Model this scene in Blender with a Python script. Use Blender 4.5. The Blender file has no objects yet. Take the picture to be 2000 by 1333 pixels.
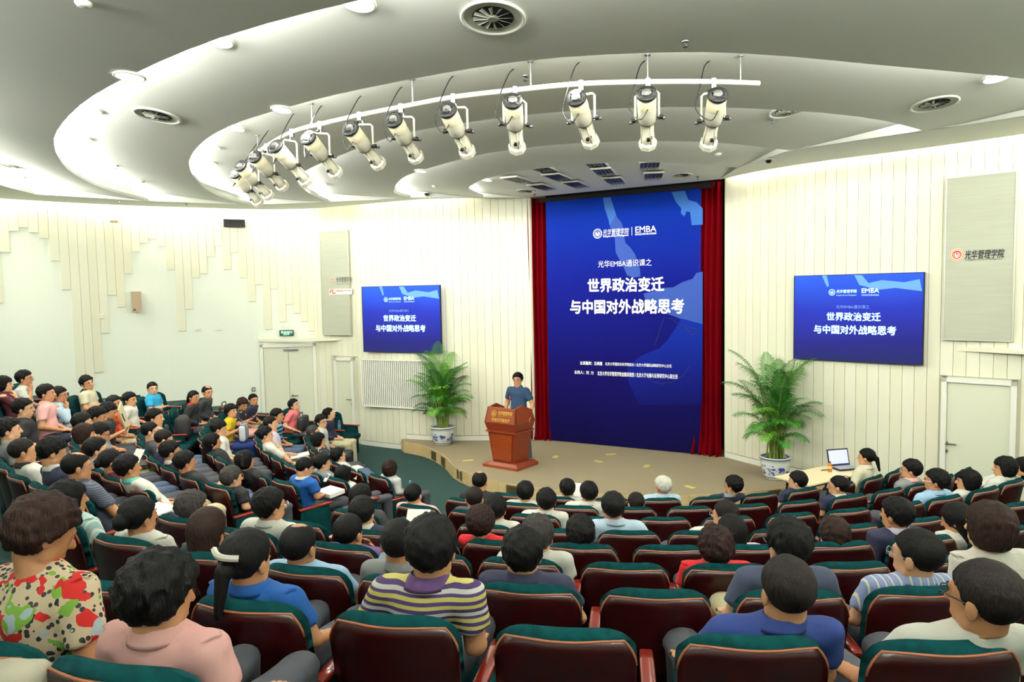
import bpy, math, random
import numpy as np
from mathutils import Vector, Matrix
from mathutils.bvhtree import BVHTree
random.seed(7)
SC = bpy.context.scene
COL = SC.collection
# ------------------------------------------------------------------ camera, exposure, world
FPX, CAMZ = 1400.0, 3.5
_P, _A = math.atan(96/1400.0), 0.019
FWD = Vector((0, math.cos(_P), -math.sin(_P)))
_U0 = Vector((0, math.sin(_P), math.cos(_P)))
RT = Vector((1, 0, 0))*math.cos(_A) - _U0*math.sin(_A)
UPV = Vector((1, 0, 0))*math.sin(_A) + _U0*math.cos(_A)
CAM = Vector((0, 0, CAMZ))
cd = bpy.data.cameras.new('camera'); cam = bpy.data.objects.new('camera', cd); COL.objects.link(cam)
cd.sensor_width = 36.0; cd.lens = FPX/2000*36; cd.clip_start = 0.05; cd.clip_end = 100
cam.matrix_world = Matrix(((RT.x, UPV.x, -FWD.x, CAM.x), (RT.y, UPV.y, -FWD.y, CAM.y), (RT.z, UPV.z, -FWD.z, CAM.z), (0, 0, 0, 1)))
SC.camera = cam
SC.view_settings.view_transform = 'Standard'; SC.view_settings.look = 'None'
SC.view_settings.gamma = 1.0; SC.view_settings.use_curve_mapping = False
SC.view_settings.exposure = 0.18
try:
    SC.cycles.use_denoising = True; SC.cycles.max_bounces = 6; SC.cycles.diffuse_bounces = 3; SC.cycles.use_adaptive_sampling = True; SC.cycles.adaptive_threshold = 0.025
    SC.cycles.glossy_bounces = 3; SC.cycles.sample_clamp_indirect = 6.0; SC.cycles.caustics_reflective = False
    SC.cycles.caustics_refractive = False
except Exception: pass
W = bpy.data.worlds.new('world'); SC.world = W; W.use_nodes = True
W.node_tree.nodes['Background'].inputs[0].default_value = (0.8, 0.85, 0.8, 1)
W.node_tree.nodes['Background'].inputs[1].default_value = 0.05
WARM = (1.0, 0.95, 0.80); NEUT = (0.985, 1.0, 0.93)
P_COVE, P_WASH, P_SPOT = 26.0, 10.0, 88.0

def ray(px, py):
    return (FWD + RT*((px-1000)/FPX) - UPV*((py-666.5)/FPX))
def bp(px, py, z):
    d = ray(px, py); t = (z-CAMZ)/d.z
    return CAM + d*t

# ------------------------------------------------------------------ mesh helpers
class MB:
    def __init__(s): s.v = []; s.f = []; s.m = []; s.n = 0
    def add(s, v, f, mi=0):
        s.v.extend([tuple(p) for p in v])
        s.f.extend([tuple(i+s.n for i in q) for q in f]); s.m.extend([mi]*len(f)); s.n += len(v)
    def box(s, c, d, mi=0, rz=0.0, M=None):
        x, y, z = d[0]/2, d[1]/2, d[2]/2
        v = [(sx*x, sy*y, sz*z) for sz in (-1, 1) for sy in (-1, 1) for sx in (-1, 1)]
        ca, sa = math.cos(rz), math.sin(rz)
        v = [(p[0]*ca-p[1]*sa+c[0], p[0]*sa+p[1]*ca+c[1], p[2]+c[2]) for p in v]
        if M: v = [tuple(M @ Vector(p)) for p in v]
        s.add(v, [(0, 2, 3, 1), (4, 5, 7, 6), (0, 1, 5, 4), (2, 6, 7, 3), (0, 4, 6, 2), (1, 3, 7, 5)], mi)
    def rbox(s, c, d, r, n=4, mi=0):
        v = []; f = []; idx = {}
        h = np.array(d)/2.0; r = min(r, h.min()*0.999)
        def pt(p):
            k = tuple(np.round(p, 5))
            if k not in idx:
                q = np.array(p)*h; inner = np.clip(q, -(h-r), h-r); dd = q-inner; L = np.linalg.norm(dd)
                if L > 1e-9: q = inner+dd/L*r
                idx[k] = len(v); v.append(tuple(q+np.array(c)))
            return idx[k]
        L = [-1+2*i/n for i in range(n+1)]
        # push samples towards the corners
        L = [math.copysign(abs(t)**0.45, t) if t else 0 for t in L]
        for ax in range(3):
            for sg in (-1, 1):
                for i in range(n):
                    for j in range(n):
                        q = []
                        for a, b in ((i, j), (i+1, j), (i+1, j+1), (i, j+1)):
                            p = [0, 0, 0]; p[ax] = sg; p[(ax+1) % 3] = L[a]; p[(ax+2) % 3] = L[b]; q.append(pt(p))
                        f.append(tuple(q) if sg > 0 else tuple(q[::-1]))
        s.add(v, f, mi)
    def lathe(s, prof, seg=24, c=(0, 0, 0), mi=0, M=None, mfun=None):
        v = []; f = []; m = []
        for r, z in prof:
            for k in range(seg):
                a = 2*math.pi*k/seg; v.append((c[0]+r*math.cos(a), c[1]+r*math.sin(a), c[2]+z))
        if M: v = [tuple(M @ Vector(p)) for p in v]
        for i in range(len(prof)-1):
            for k in range(seg):
                k2 = (k+1) % seg
                f.append((i*seg+k, i*seg+k2, (i+1)*seg+k2, (i+1)*seg+k)); m.append(mfun(i) if mfun else mi)
        n0 = s.n; s.add(v, f, mi); s.m[-len(f):] = m
    def tube(s, pts, r, seg=8, mi=0, cap=True, taper=None):
        P = [Vector(p) for p in pts]; v = []; f = []
        up = Vector((0.13, 0.21, 0.97))
        for i, p in enumerate(P):
            t = (P[min(i+1, len(P)-1)]-P[max(i-1, 0)]).normalized()
            a = t.cross(up)
            if a.length < 1e-3: a = t.cross(Vector((1, 0, 0)))
            a.normalize(); b = a.cross(t).normalized(); rr = taper[i] if taper else r
            for k in range(seg):
                th = 2*math.pi*k/seg; v.append(tuple(p+a*math.cos(th)*rr+b*math.sin(th)*rr))
        for i in range(len(P)-1):
            for k in range(seg):
                k2 = (k+1) % seg; f.append((i*seg+k, (i+1)*seg+k, (i+1)*seg+k2, i*seg+k2))
        if cap:
            f.append(tuple(range(seg))); f.append(tuple((len(P)-1)*seg+k for k in range(seg))[::-1])
        s.add(v, f, mi)
    def mesh(s, name, mats, smooth=False):
        me = bpy.data.meshes.new(name); me.from_pydata(s.v, [], s.f)
        for m in (mats if isinstance(mats, (list, tuple)) else [mats]): me.materials.append(m)
        if any(s.m): me.polygons.foreach_set('material_index', s.m)
        if smooth: me.polygons.foreach_set('use_smooth', [True]*len(s.f))
        me.update(); return me
    def build(s, name, mats, parent=None, smooth=False, **kw):
        return link(name, s.mesh(name, mats, smooth), parent, **kw)
def link(name, me, parent=None, loc=None, rot=None, **kw):
    o = bpy.data.objects.new(name, me); COL.objects.link(o)
    if parent: o.parent = parent
    if loc is not None: o.location = loc
    if rot is not None: o.rotation_euler = rot
    for k, v in kw.items(): o[k] = v
    return o
def thing(name, label, cat, loc=(0, 0, 0), rz=0.0, group=None, rot=None):
    o = bpy.data.objects.new(name, None); COL.objects.link(o); o.empty_display_size = 0.1
    o.location = loc; o.rotation_euler = rot if rot else (0, 0, rz); o['label'] = label; o['category'] = cat
    if group: o['group'] = group
    return o
def dup(root, loc, rz, label, group=None):
    r = root.copy(); COL.objects.link(r); r.location = loc; r.rotation_euler = (0, 0, rz); r['label'] = label
    if group: r['group'] = group
    for ch in root.children:
        c = ch.copy(); COL.objects.link(c); c.parent = r
        for g in ch.children:
            d = g.copy(); COL.objects.link(d); d.parent = c
    return r
def flat(name, poly, mat, M=None, parent=None, th=0.004, **kw):
    """a thin sheet with a polygon outline in its local x,z plane"""
    mb = MB(); n = len(poly)
    v = [(p[0], 0, p[1]) for p in poly]+[(p[0], th, p[1]) for p in poly]
    mb.add(v, [tuple(range(n)), tuple(range(2*n-1, n-1, -1))]+[(i, i+n, (i+1) % n+n, (i+1) % n) for i in range(n)])
    return mb.build(name, mat, parent, **kw)

# ------------------------------------------------------------------ materials
def srgb(r, g, b):
    f = lambda c: (c/255/12.92 if c/255 <= .04045 else ((c/255+.055)/1.055)**2.4)
    return (f(r), f(g), f(b), 1)
def mat(name, col, rough=0.6, metal=0.0, bump=None, var=None, emit=None, coat=0, sheen=0, spec=None, trans=0):
    m = bpy.data.materials.new(name); m.use_nodes = True; nt = m.node_tree; b = nt.nodes['Principled BSDF']
    b.inputs['Base Color'].default_value = col; b.inputs['Roughness'].default_value = rough; b.inputs['Metallic'].default_value = metal
    if coat: b.inputs['Coat Weight'].default_value = coat; b.inputs['Coat Roughness'].default_value = 0.12
    if sheen: b.inputs['Sheen Weight'].default_value = sheen; b.inputs['Sheen Roughness'].default_value = 0.4
    if spec is not None: b.inputs['Specular IOR Level'].default_value = spec
    if trans: b.inputs['Transmission Weight'].default_value = trans
    if emit: b.inputs['Emission Color'].default_value = emit[0]; b.inputs['Emission Strength'].default_value = emit[1]
    tc = nt.nodes.new('ShaderNodeTexCoord')
    if var:   # (scale vector, detail, amount, colour2)
        mp = nt.nodes.new('ShaderNodeMapping'); mp.inputs['Scale'].default_value = var[0]
        nz = nt.nodes.new('ShaderNodeTexNoise'); nz.inputs['Scale'].default_value = 1.0; nz.inputs['Detail'].default_value = var[1]
        rp = nt.nodes.new('ShaderNodeValToRGB'); rp.color_ramp.elements[0].position = 0.5-var[2]; rp.color_ramp.elements[1].position = 0.5+var[2]
        rp.color_ramp.elements[0].color = col; rp.color_ramp.elements[1].color = var[3]
        nt.links.new(tc.outputs['Object'], mp.inputs[0]); nt.links.new(mp.outputs[0], nz.inputs['Vector'])
        nt.links.new(nz.outputs[0], rp.inputs[0]); nt.links.new(rp.outputs[0], b.inputs['Base Color'])
    if bump:  # (scale, strength, distance)
        nz = nt.nodes.new('ShaderNodeTexNoise'); nz.inputs['Detail'].default_value = 3
        mp = nt.nodes.new('ShaderNodeMapping'); mp.inputs['Scale'].default_value = bump[0] if isinstance(bump[0], tuple) else (bump[0],)*3
        bm = nt.nodes.new('ShaderNodeBump'); bm.inputs['Strength'].default_value = bump[1]; bm.inputs['Distance'].default_value = bump[2]
        nz.inputs['Scale'].default_value = 1.0
        nt.links.new(tc.outputs['Object'], mp.inputs[0]); nt.links.new(mp.outputs[0], nz.inputs['Vector'])
        nt.links.new(nz.outputs[0], bm.inputs['Height']); nt.links.new(bm.outputs[0], b.inputs['Normal'])
    return m
M = {}
M['ceil'] = mat('ceiling_plaster', srgb(236, 237, 228), .9)
M['wallw'] = mat('white_wall_paint', srgb(236, 241, 226), .85)
M['panel'] = mat('cream_panel', srgb(230, 228, 202), .75, bump=(130, .15, .002))
M['panel2'] = mat('pale_cream_panel', srgb(233, 232, 208), .75, bump=(130, .15, .002))
M['gap'] = mat('panel_backing', srgb(220, 218, 192), .9)
M['door'] = mat('door_paint', srgb(222, 224, 200), .6)
M['white'] = mat('white_enamel', srgb(238, 238, 226), .45)
M['carpet'] = mat('green_carpet', srgb(6, 44, 42), .95, bump=(220, .6, .004), var=((14, 14, 14), 4, .25, srgb(11, 58, 54)))
M['stagec'] = mat('beige_stage_carpet', srgb(128, 116, 90), .95, bump=(150, .6, .004), var=((60, 60, 60), 4, .2, srgb(156, 143, 115)))
M['riser'] = mat('pale_ash_board', srgb(196, 168, 118), .5, var=((6, 6, 40), 4, .35, srgb(214, 188, 140)))
M['velvet'] = mat('green_velvet', srgb(0, 34, 37), .95, spec=.1, bump=(260, .4, .003), var=((22, 22, 22), 5, .22, srgb(2, 55, 57)))
M['mahog'] = mat('dark_red_mahogany', srgb(26, 2, 3), .32, var=((3, 3, 22), 4, .3, srgb(46, 7, 6)), coat=.12, spec=.35)
M['ply'] = mat('ply_edge', srgb(176, 104, 70), .45)
M['armw'] = mat('red_lacquered_armrest', srgb(130, 34, 20), .25, coat=.5)
M['black'] = mat('black_plastic', srgb(18, 18, 20), .45)
M['steel'] = mat('brushed_steel', srgb(150, 150, 150), .35, metal=1)
M['brass'] = mat('aged_brass_grille', srgb(122, 108, 62), .45, metal=.6)
M['curtain'] = mat('crimson_velvet_curtain', srgb(100, 0, 8), .95, spec=.05)
M['grey'] = mat('grey_fabric_panel', srgb(186, 188, 168), .9, bump=((20, 20, 300), .3, .003), var=((2, 2, 30), 3, .3, srgb(176, 178, 160)))
M['dark'] = mat('dark_recess', srgb(24, 22, 26), .9)
M['lamp'] = mat('lamp_glow', (1, 1, 1, 1), .5, emit=((1, .98, .9, 1), 14))
M['tube'] = mat('cove_tube_glow', (1, 1, 1, 1), .5, emit=((1, 1, .88, 1), 9))
M['paper'] = mat('white_paper', srgb(240, 240, 232), .7)
M['cardp'] = mat('pale_yellow_card', srgb(236, 240, 200), .7)
M['redwood'] = mat('cherry_wood', srgb(120, 46, 12), .35, var=((4, 4, 30), 4, .35, srgb(148, 66, 22)), coat=.3)
M['redwoodd'] = mat('dark_cherry_wood', srgb(112, 38, 16), .35, var=((4, 4, 30), 4, .35, srgb(132, 48, 20)), coat=.3)
M['gold'] = mat('gold_leaf', srgb(226, 182, 70), .35, metal=.3)
M['tabletop'] = mat('pale_beech_laminate', srgb(238, 224, 180), .45)
M['glass'] = mat('clear_plastic', srgb(225, 235, 240), .08, trans=.85)
M['wtxt'] = mat('white_lettering', srgb(244, 244, 246), .6)
M['red'] = mat('red_lettering', srgb(196, 30, 36), .6)
M['ink'] = mat('black_lettering', srgb(20, 20, 20), .6)
# ------------------------------------------------------------------ plan of the hall
CEN = Vector((1.8, 13.6, 0)); ZC = 5.51
def catmull(P, n=6, closed=False):
    out = []; P = [Vector((p[0], p[1], p[2] if len(p) > 2 else 0)) for p in P]
    for i in range(len(P)-1):
        a, b, c, d = P[max(i-1, 0)], P[i], P[i+1], P[min(i+2, len(P)-1)]
        for k in range(n):
            t = k/n
            out.append(0.5*((2*b)+(c-a)*t+(2*a-5*b+4*c-d)*t*t+(3*b-a-3*c+d)*t**3))
    out.append(P[-1]); return out
def resample(P, n):
    L = [0]
    for a, b in zip(P, P[1:]): L.append(L[-1]+(b-a).length)
    out = []
    for k in range(n):
        s = L[-1]*k/(n-1); i = max(0, min(len(P)-2, next((j-1 for j, l in enumerate(L) if l > s), len(P)-2)))
        t = (s-L[i])/max(1e-9, L[i+1]-L[i]); out.append(P[i].lerp(P[i+1], t))
    return out
def proj(p):
    d = p-CAM; z = d.dot(FWD); return 1000+FPX*d.dot(RT)/z, 666.5-FPX*d.dot(UPV)/z, z
# wall plan: left part runs from the left curtain round to the back, right part from the right curtain
WL = [(.44, 15.6), (-.6, 15.62), (-1.6, 15.7), (-2.47, 15.98), (-3.36, 16.5), (-4.1, 16.98), (-4.9, 17.2), (-5.9, 17.05), (-6.9, 16.58), (-7.9, 16.15),
      (-8.75, 15.6), (-9.5, 14.95), (-10.25, 14.25), (-11.2, 12.6), (-11.7, 10), (-11.5, 6.5), (-10.3, 3), (-8, 0), (-4, -2.2), (0, -2.8)]
WR = [(4.08, 13.62), (4.36, 13.1), (4.66, 12.6), (5.16, 12.0), (5.75, 11.45), (6.3, 10.95), (6.75, 10.55), (7.25, 10.05), (8.6, 8.6), (9.5, 7), (10, 4), (9, .5), (5.5, -2), (0, -2.8)]
WLc, WRc = catmull(WL, 8), catmull(WR, 8)
def wall_strip(name, pts, mats, z0=0, z1=6.1, back=.12):
    mb = MB(); n = len(pts)
    out = []
    for i, p in enumerate(pts):
        t = (pts[min(i+1, n-1)]-pts[max(i-1, 0)]).normalized(); nn = Vector((t.y, -t.x, 0))
        if nn.dot(Vector((0, 9, 0))-p) > 0: nn = -nn
        out.append(p+nn*back)
    v = [(p.x, p.y, z) for p in pts for z in (z0, z1)]+[(p.x, p.y, z) for p in out for z in (z0, z1)]
    f = []
    for i in range(n-1):
        a = 2*i; f.append((a, a+1, a+3, a+2)); b = a+2*n; f.append((b, b+2, b+3, b+1)); f.append((a+1, b+1, b+3, a+3))
    mb.add(v, f); return mb.build(name, mats, None, kind='structure')
iL = 8*5+2
wall_front = wall_strip('wall_front', WLc[:iL+1], M['gap'])
wall_left = wall_strip('wall_left', WLc[iL:8*15+1], M['wallw'])
wall_back = wall_strip('wall_back', WLc[8*15:]+WRc[::-1][:8*3+1], M['wallw'])
wall_right = wall_strip('wall_right', WRc[:8*10+1], M['gap'])

class Path:
    def __init__(s, pts):
        s.P = pts; s.L = [0]
        for a, b in zip(pts, pts[1:]): s.L.append(s.L[-1]+(b-a).length)
        s.px = []
        s.ss = [i*.02 for i in range(int(s.L[-1]/.02))]
        for t in s.ss:
            p = s.at(t)[0]; q = proj(p+Vector((0, 0, 2.6)))
            s.px.append(q[0] if q[2] > .5 else 1e9)
    def at(s, t):
        i = max(0, min(len(s.P)-2, next((j-1 for j, l in enumerate(s.L) if l > t), len(s.P)-2)))
        a, b = s.P[i], s.P[i+1]; d = (b-a).normalized(); n = Vector((d.y, -d.x, 0))
        if n.dot(Vector((0, 9, 0))-a) < 0: n = -n
        return a+d*(t-s.L[i]), d, n
    def s_of(s, px):
        j = min(range(len(s.px)), key=lambda k: abs(s.px[k]-px) if s.px[k] < 1e8 else 1e9); return s.ss[j]
PL, PR = Path(WLc[:8*13]), Path(WRc[:8*9])
def wpoint(px): return (PR if px > 1200 else PL).at((PR if px > 1200 else PL).s_of(px))
def z_at(px, py, p):
    """height at which the line of sight through a pixel passes over plan point p"""
    d = ray(px, py); t = (p.x*d.x+p.y*d.y)/(d.x*d.x+d.y*d.y); return CAMZ+d.z*t
class Frame:
    """upright plane in the room: origin o, x along it (left to right as seen), n towards the room"""
    def __init__(s, a, b):
        s.o = Vector((a.x, a.y, 0)); s.x = (Vector((b.x, b.y, 0))-s.o); s.w = s.x.length; s.x.normalize()
        s.n = Vector((s.x.y, -s.x.x, 0))
        if s.n.dot(CAM-s.o) < 0: s.n = -s.n
    def p(s, u, z, k=0): q = s.o+s.x*u+s.n*k; return Vector((q.x, q.y, z))
    def uz(s, px, py):
        d = ray(px, py); t = (s.o-CAM).dot(s.n)/d.dot(s.n); q = CAM+d*t; return (q-s.o).dot(s.x), q.z
    def slab(s, mb, u0, u1, z0, z1, k0, k1, mi=0):
        v = [tuple(s.p(u, z, k)) for k in (k0, k1) for z in (z0, z1) for u in (u0, u1)]
        mb.add(v, [(0, 1, 3, 2), (4, 6, 7, 5), (0, 4, 5, 1), (2, 3, 7, 6), (0, 2, 6, 4), (1, 5, 7, 3)], mi)
    def poly(s, mb, pts, k0, k1, mi=0):
        n = len(pts); v = [tuple(s.p(u, z, k0)) for u, z in pts]+[tuple(s.p(u, z, k1)) for u, z in pts]
        mb.add(v, [tuple(range(n)), tuple(range(2*n-1, n-1, -1))]+[(i, i+n, (i+1) % n+n, (i+1) % n) for i in range(n)], mi)
def hang(o, parent):
    o.parent = parent; o.matrix_parent_inverse = parent.matrix_basis.inverted(); return o
def wframe(pxa, pxb): return Frame(wpoint(pxa)[0], wpoint(pxb)[0])
def text_mesh(s, bold=0.0):
    c = bpy.data.curves.new('lettering', 'FONT'); c.body = s; c.offset = bold; c.resolution_u = 2
    o = bpy.data.objects.new('tmp', c); COL.objects.link(o); bpy.context.view_layer.update()
    dg = bpy.context.evaluated_depsgraph_get(); me = bpy.data.meshes.new_from_object(o.evaluated_get(dg), depsgraph=dg)
    bpy.data.objects.remove(o); bpy.data.curves.remove(c)
    return me
def text_on(fr, s, u0, u1, z0, z1, k, m, parent, name='lettering', bold=0.0, slope=0.0, italic=0.0):
    me = text_mesh(s, 0); n = len(me.vertices)
    co = np.zeros(n*3); me.vertices.foreach_get('co', co); co = co.reshape(-1, 3)
    lo, hi = co.min(0), co.max(0); t = (co[:, :2]-lo[:2])/(hi[:2]-lo[:2]+1e-9)
    u = u0+t[:, 0]*(u1-u0)+italic*(z1-z0)*t[:, 1]; z = z0+t[:, 1]*(z1-z0)+slope*t[:, 0]
    o3, x3, n3 = np.array(fr.o), np.array(fr.x), np.array(fr.n)
    P = o3+u[:, None]*x3+n3*k; P[:, 2] = z
    if bold:   # heavier strokes: shifted copies of the same outlines
        d_ = (z1-z0)*(.016 if bold == 1 else .034); fs = [tuple(q.vertices) for q in me.polygons]; V_ = []; F_ = []
        for q, (du, dz) in enumerate(((0, 0), (d_, 0), (-d_, 0), (0, d_), (0, -d_))):
            Q = P+x3*du+n3*.0002*q; Q[:, 2] += dz; V_.append(Q); F_ += [tuple(i+q*n for i in f) for f in fs]
        me = bpy.data.meshes.new('lettering'); me.from_pydata([tuple(q) for q in np.concatenate(V_)], [], F_)
    else: me.vertices.foreach_set('co', P.ravel())
    me.materials.clear(); me.materials.append(m); me.update()
    o = link(name, me); return hang(o, parent)

# ------------------------------------------------------------------ wall panels (planks)
def plank(path, s0, s1, z0, z1, m, parent, k=.03):
    a, b = path.at(s0+.0022)[0], path.at(s1-.0022)[0]; fr = Frame(a, b); mb = MB()
    w, e = fr.w, .0025
    v = []
    for (kk, i) in ((0, 0), (k-.003, 0), (k, e)):
        for z in (z0+i, z1-i):
            for u in (i, w-i): v.append(tuple(fr.p(u, z, kk)))
    f = [(8, 9, 11, 10)]
    for l in (0, 4):
        f += [(l, l+1, l+5, l+4), (l+1, l+3, l+7, l+5), (l+3, l+2, l+6, l+7), (l+2, l, l+4, l+6)]
    mb.add(v, f); return mb.build('panel', m, parent)
PWID = .17
rp = random.Random(3)
def zc_of(px, py): return z_at(px, py, wpoint(px)[0])
# cream planks of differing lengths hanging down the white left wall: (left px, right px, lower end px)
HANG = [(0, 13, 538), (13, 30, 493), (30, 46, 452), (47, 64, 445), (65, 82, 455), (83, 100, 466), (103, 120, 510), (123, 139, 566), (141, 159, 745), (160, 180, 752),
        (181, 200, 728), (183, 201, 705), (195, 209, 651), (207, 222, 577), (224, 238, 600), (238, 252, 569), (253, 266, 535), (266, 279, 492), (280, 295, 475),
        (296, 310, 467), (311, 325, 481), (328, 342, 527), (348, 362, 647), (361, 374, 604), (373, 387, 543), (387, 400, 535), (401, 414, 510), (415, 428, 502),
        (428, 441, 481), (444, 457, 527), (457, 471, 494), (473, 486, 543), (487, 501, 589), (501, 515, 556), (518, 531, 644), (531, 544, 565), (546, 557, 629),
        (557, 570, 595), (571, 584, 612), (585, 598, 628), (598, 612, 647)]
DL = PL.s_of(616)
k = 0; s = DL
while s < PL.L[-1]-.3 and k < 95:
    p = PL.at(s+PWID/2)[0]; q = proj(p+Vector((0, 0, 3.5)))
    px = q[0] if q[2] > 0 else -500
    if px > 0:
        near = min(HANG, key=lambda h: abs((h[0]+h[1])/2-px)); zb = z_at(px, near[2], p)
    else: zb = 1.2+2.6*(.5+.5*math.sin(k*.55))+rp.uniform(-.4, .4)
    plank(PL, s, s+PWID, zb, 5.98, M['panel'] if rp.random() < .6 else M['panel2'], wall_left if s > PL.L[iL] else wall_front, .025)
    s += PWID; k += 1
# front and right walls, full height planks, left out where doors stand
DOORS = []   # (path, s0, s1, top z)
def door_hole(pxa, pxb, ztop):
    path = PR if pxa > 1200 else PL; a, b = sorted((path.s_of(pxa), path.s_of(pxb))); DOORS.append((path, a, b, ztop))
door_hole(505, 618, 2.42); door_hole(653, 694, 2.06); door_hole(1840, 1992, 2.12)
def front_planks(path, s0, s1, parent, zbase):
    s = s0
    while s < s1:
        e = min(s+PWID, s1); zb = zbase(path, s)
        for d in DOORS:
            if d[0] is path and s < d[2]-.03 and e > d[1]+.03: zb = max(zb, d[3])
        zs = 3.42+rp.uniform(-.02, .02)*0; mm = M['panel'] if rp.random() < .55 else M['panel2']
        plank(path, s, e, zb, 5.98, mm, parent, .03)
        s = e
stage_l, stage_r = PL.s_of(790), PR.s_of(1608)
front_planks(PL, 0.0, DL, wall_front, lambda p, s: .36 if s < stage_l else .11)
front_planks(PR, 0.0, PR.L[-1], wall_right, lambda p, s: .36 if s < stage_r else .11)
# backing behind the hanging planks and white skirting
def skirting(name, path, s0, s1, z0, h, parent=None):
    mb = MB(); n = max(2, int((s1-s0)/.2)); 
    for i in range(n):
        a, b = path.at(s0+(s1-s0)*i/n)[0], path.at(s0+(s1-s0)*(i+1)/n)[0]; Frame(a, b).slab(mb, -.002, (b-a).length+.002, z0, z0+h, 0, .035)
    return mb.build(name, M['white'], None, kind='structure')
skirting('baseboard_front', PL, 0, stage_l, .25, .1); skirting('baseboard_front', PL, stage_l, PL.s_of(700), 0, .1)
skirting('baseboard_right', PR, 0, stage_r, .25, .1); skirting('baseboard_right', PR, stage_r, PR.s_of(1838), 0, .1)
# projecting lips above the door bays
def lip(pxa, pxb, py, deep):
    fr = wframe(pxa, pxb); n = 8; mb = MB(); z = fr.uz((pxa+pxb)/2, py)[1]
    u0, u1 = 0, fr.w
    pts = [(0, .03), (fr.w*.55, deep), (fr.w, .03)] if deep > 0 else [(0, .03), (fr.w*.8, -deep), (fr.w, -deep)]
    v = [tuple(fr.p(u, zz, k)) for zz in (z-.03, z+.03) for u, k in ([(0, 0)]+pts+[(fr.w, 0)])]
    m = len(v)//2; mb.add(v, [tuple(range(m))[::-1], tuple(range(m, 2*m))]+[(i, (i+1) % m, (i+1) % m+m, i+m) for i in range(m)])
    return mb.build('trim_1', M['panel2'], None, kind='structure')
lip(505, 668, 664, .2); lip(1870, 2060, 685, -.22)
# doors
def door(idx, pxa, pxb, ztop, leaves, handles):
    a, b = wpoint(pxa)[0], wpoint(pxb)[0]; fr = Frame(a, b); w = fr.w
    r = bpy.data.objects.new('door_%d' % idx, None); COL.objects.link(r); r.location = fr.p(w/2, 0); r['kind'] = 'structure'
    mb = MB(); t = .07
    fr.slab(mb, 0, t, 0, ztop, -.02, .09); fr.slab(mb, w-t, w, 0, ztop, -.02, .09); fr.slab(mb, 0, w, ztop-t, ztop, -.02, .09)
    hang(mb.build('door_frame', M['white'], None), r)
    lw = (w-2*t)/leaves
    for i in range(leaves):
        mb = MB(); fr.slab(mb, t+lw*i+.004, t+lw*(i+1)-.004, .01, ztop-t-.005, .0, .045); hang(mb.build('door_leaf', M['door'], None), r)
    for u, z, side in handles:
        mb = MB(); c = fr.p(w*u, z, .05)
        mb.tube([c, c+fr.n*.05, c+fr.n*.055+fr.x*.02*side, c+fr.n*.055+fr.x*.14*side], .011, 8)
        mb.tube([c, c+fr.n*.015], .028, 12); c2 = c-Vector((0, 0, .12)); mb.tube([c2, c2+fr.n*.02], .024, 12)
        hang(mb.build('door_handle', M['steel'], None), r)
    return r
door(1, 507, 616, 2.36, 2, [(.55, 1.12, 1)]); door(2, 655, 692, 2.03, 1, [(.86, 1.05, -1)]); door(3, 1842, 1990, 2.1, 1, [(.08, 1.1, 1)])
# door closer bar over the double door
fr = wframe(507, 616); mb = MB(); fr.slab(mb, fr.w*.42, fr.w*.68, 2.2, 2.235, .045, .1)
o = mb.build('door_closer', M['steel'], None); o['label'] = 'slim metal closer arm at the top of the white double door'; o['category'] = 'door closer'

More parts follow.
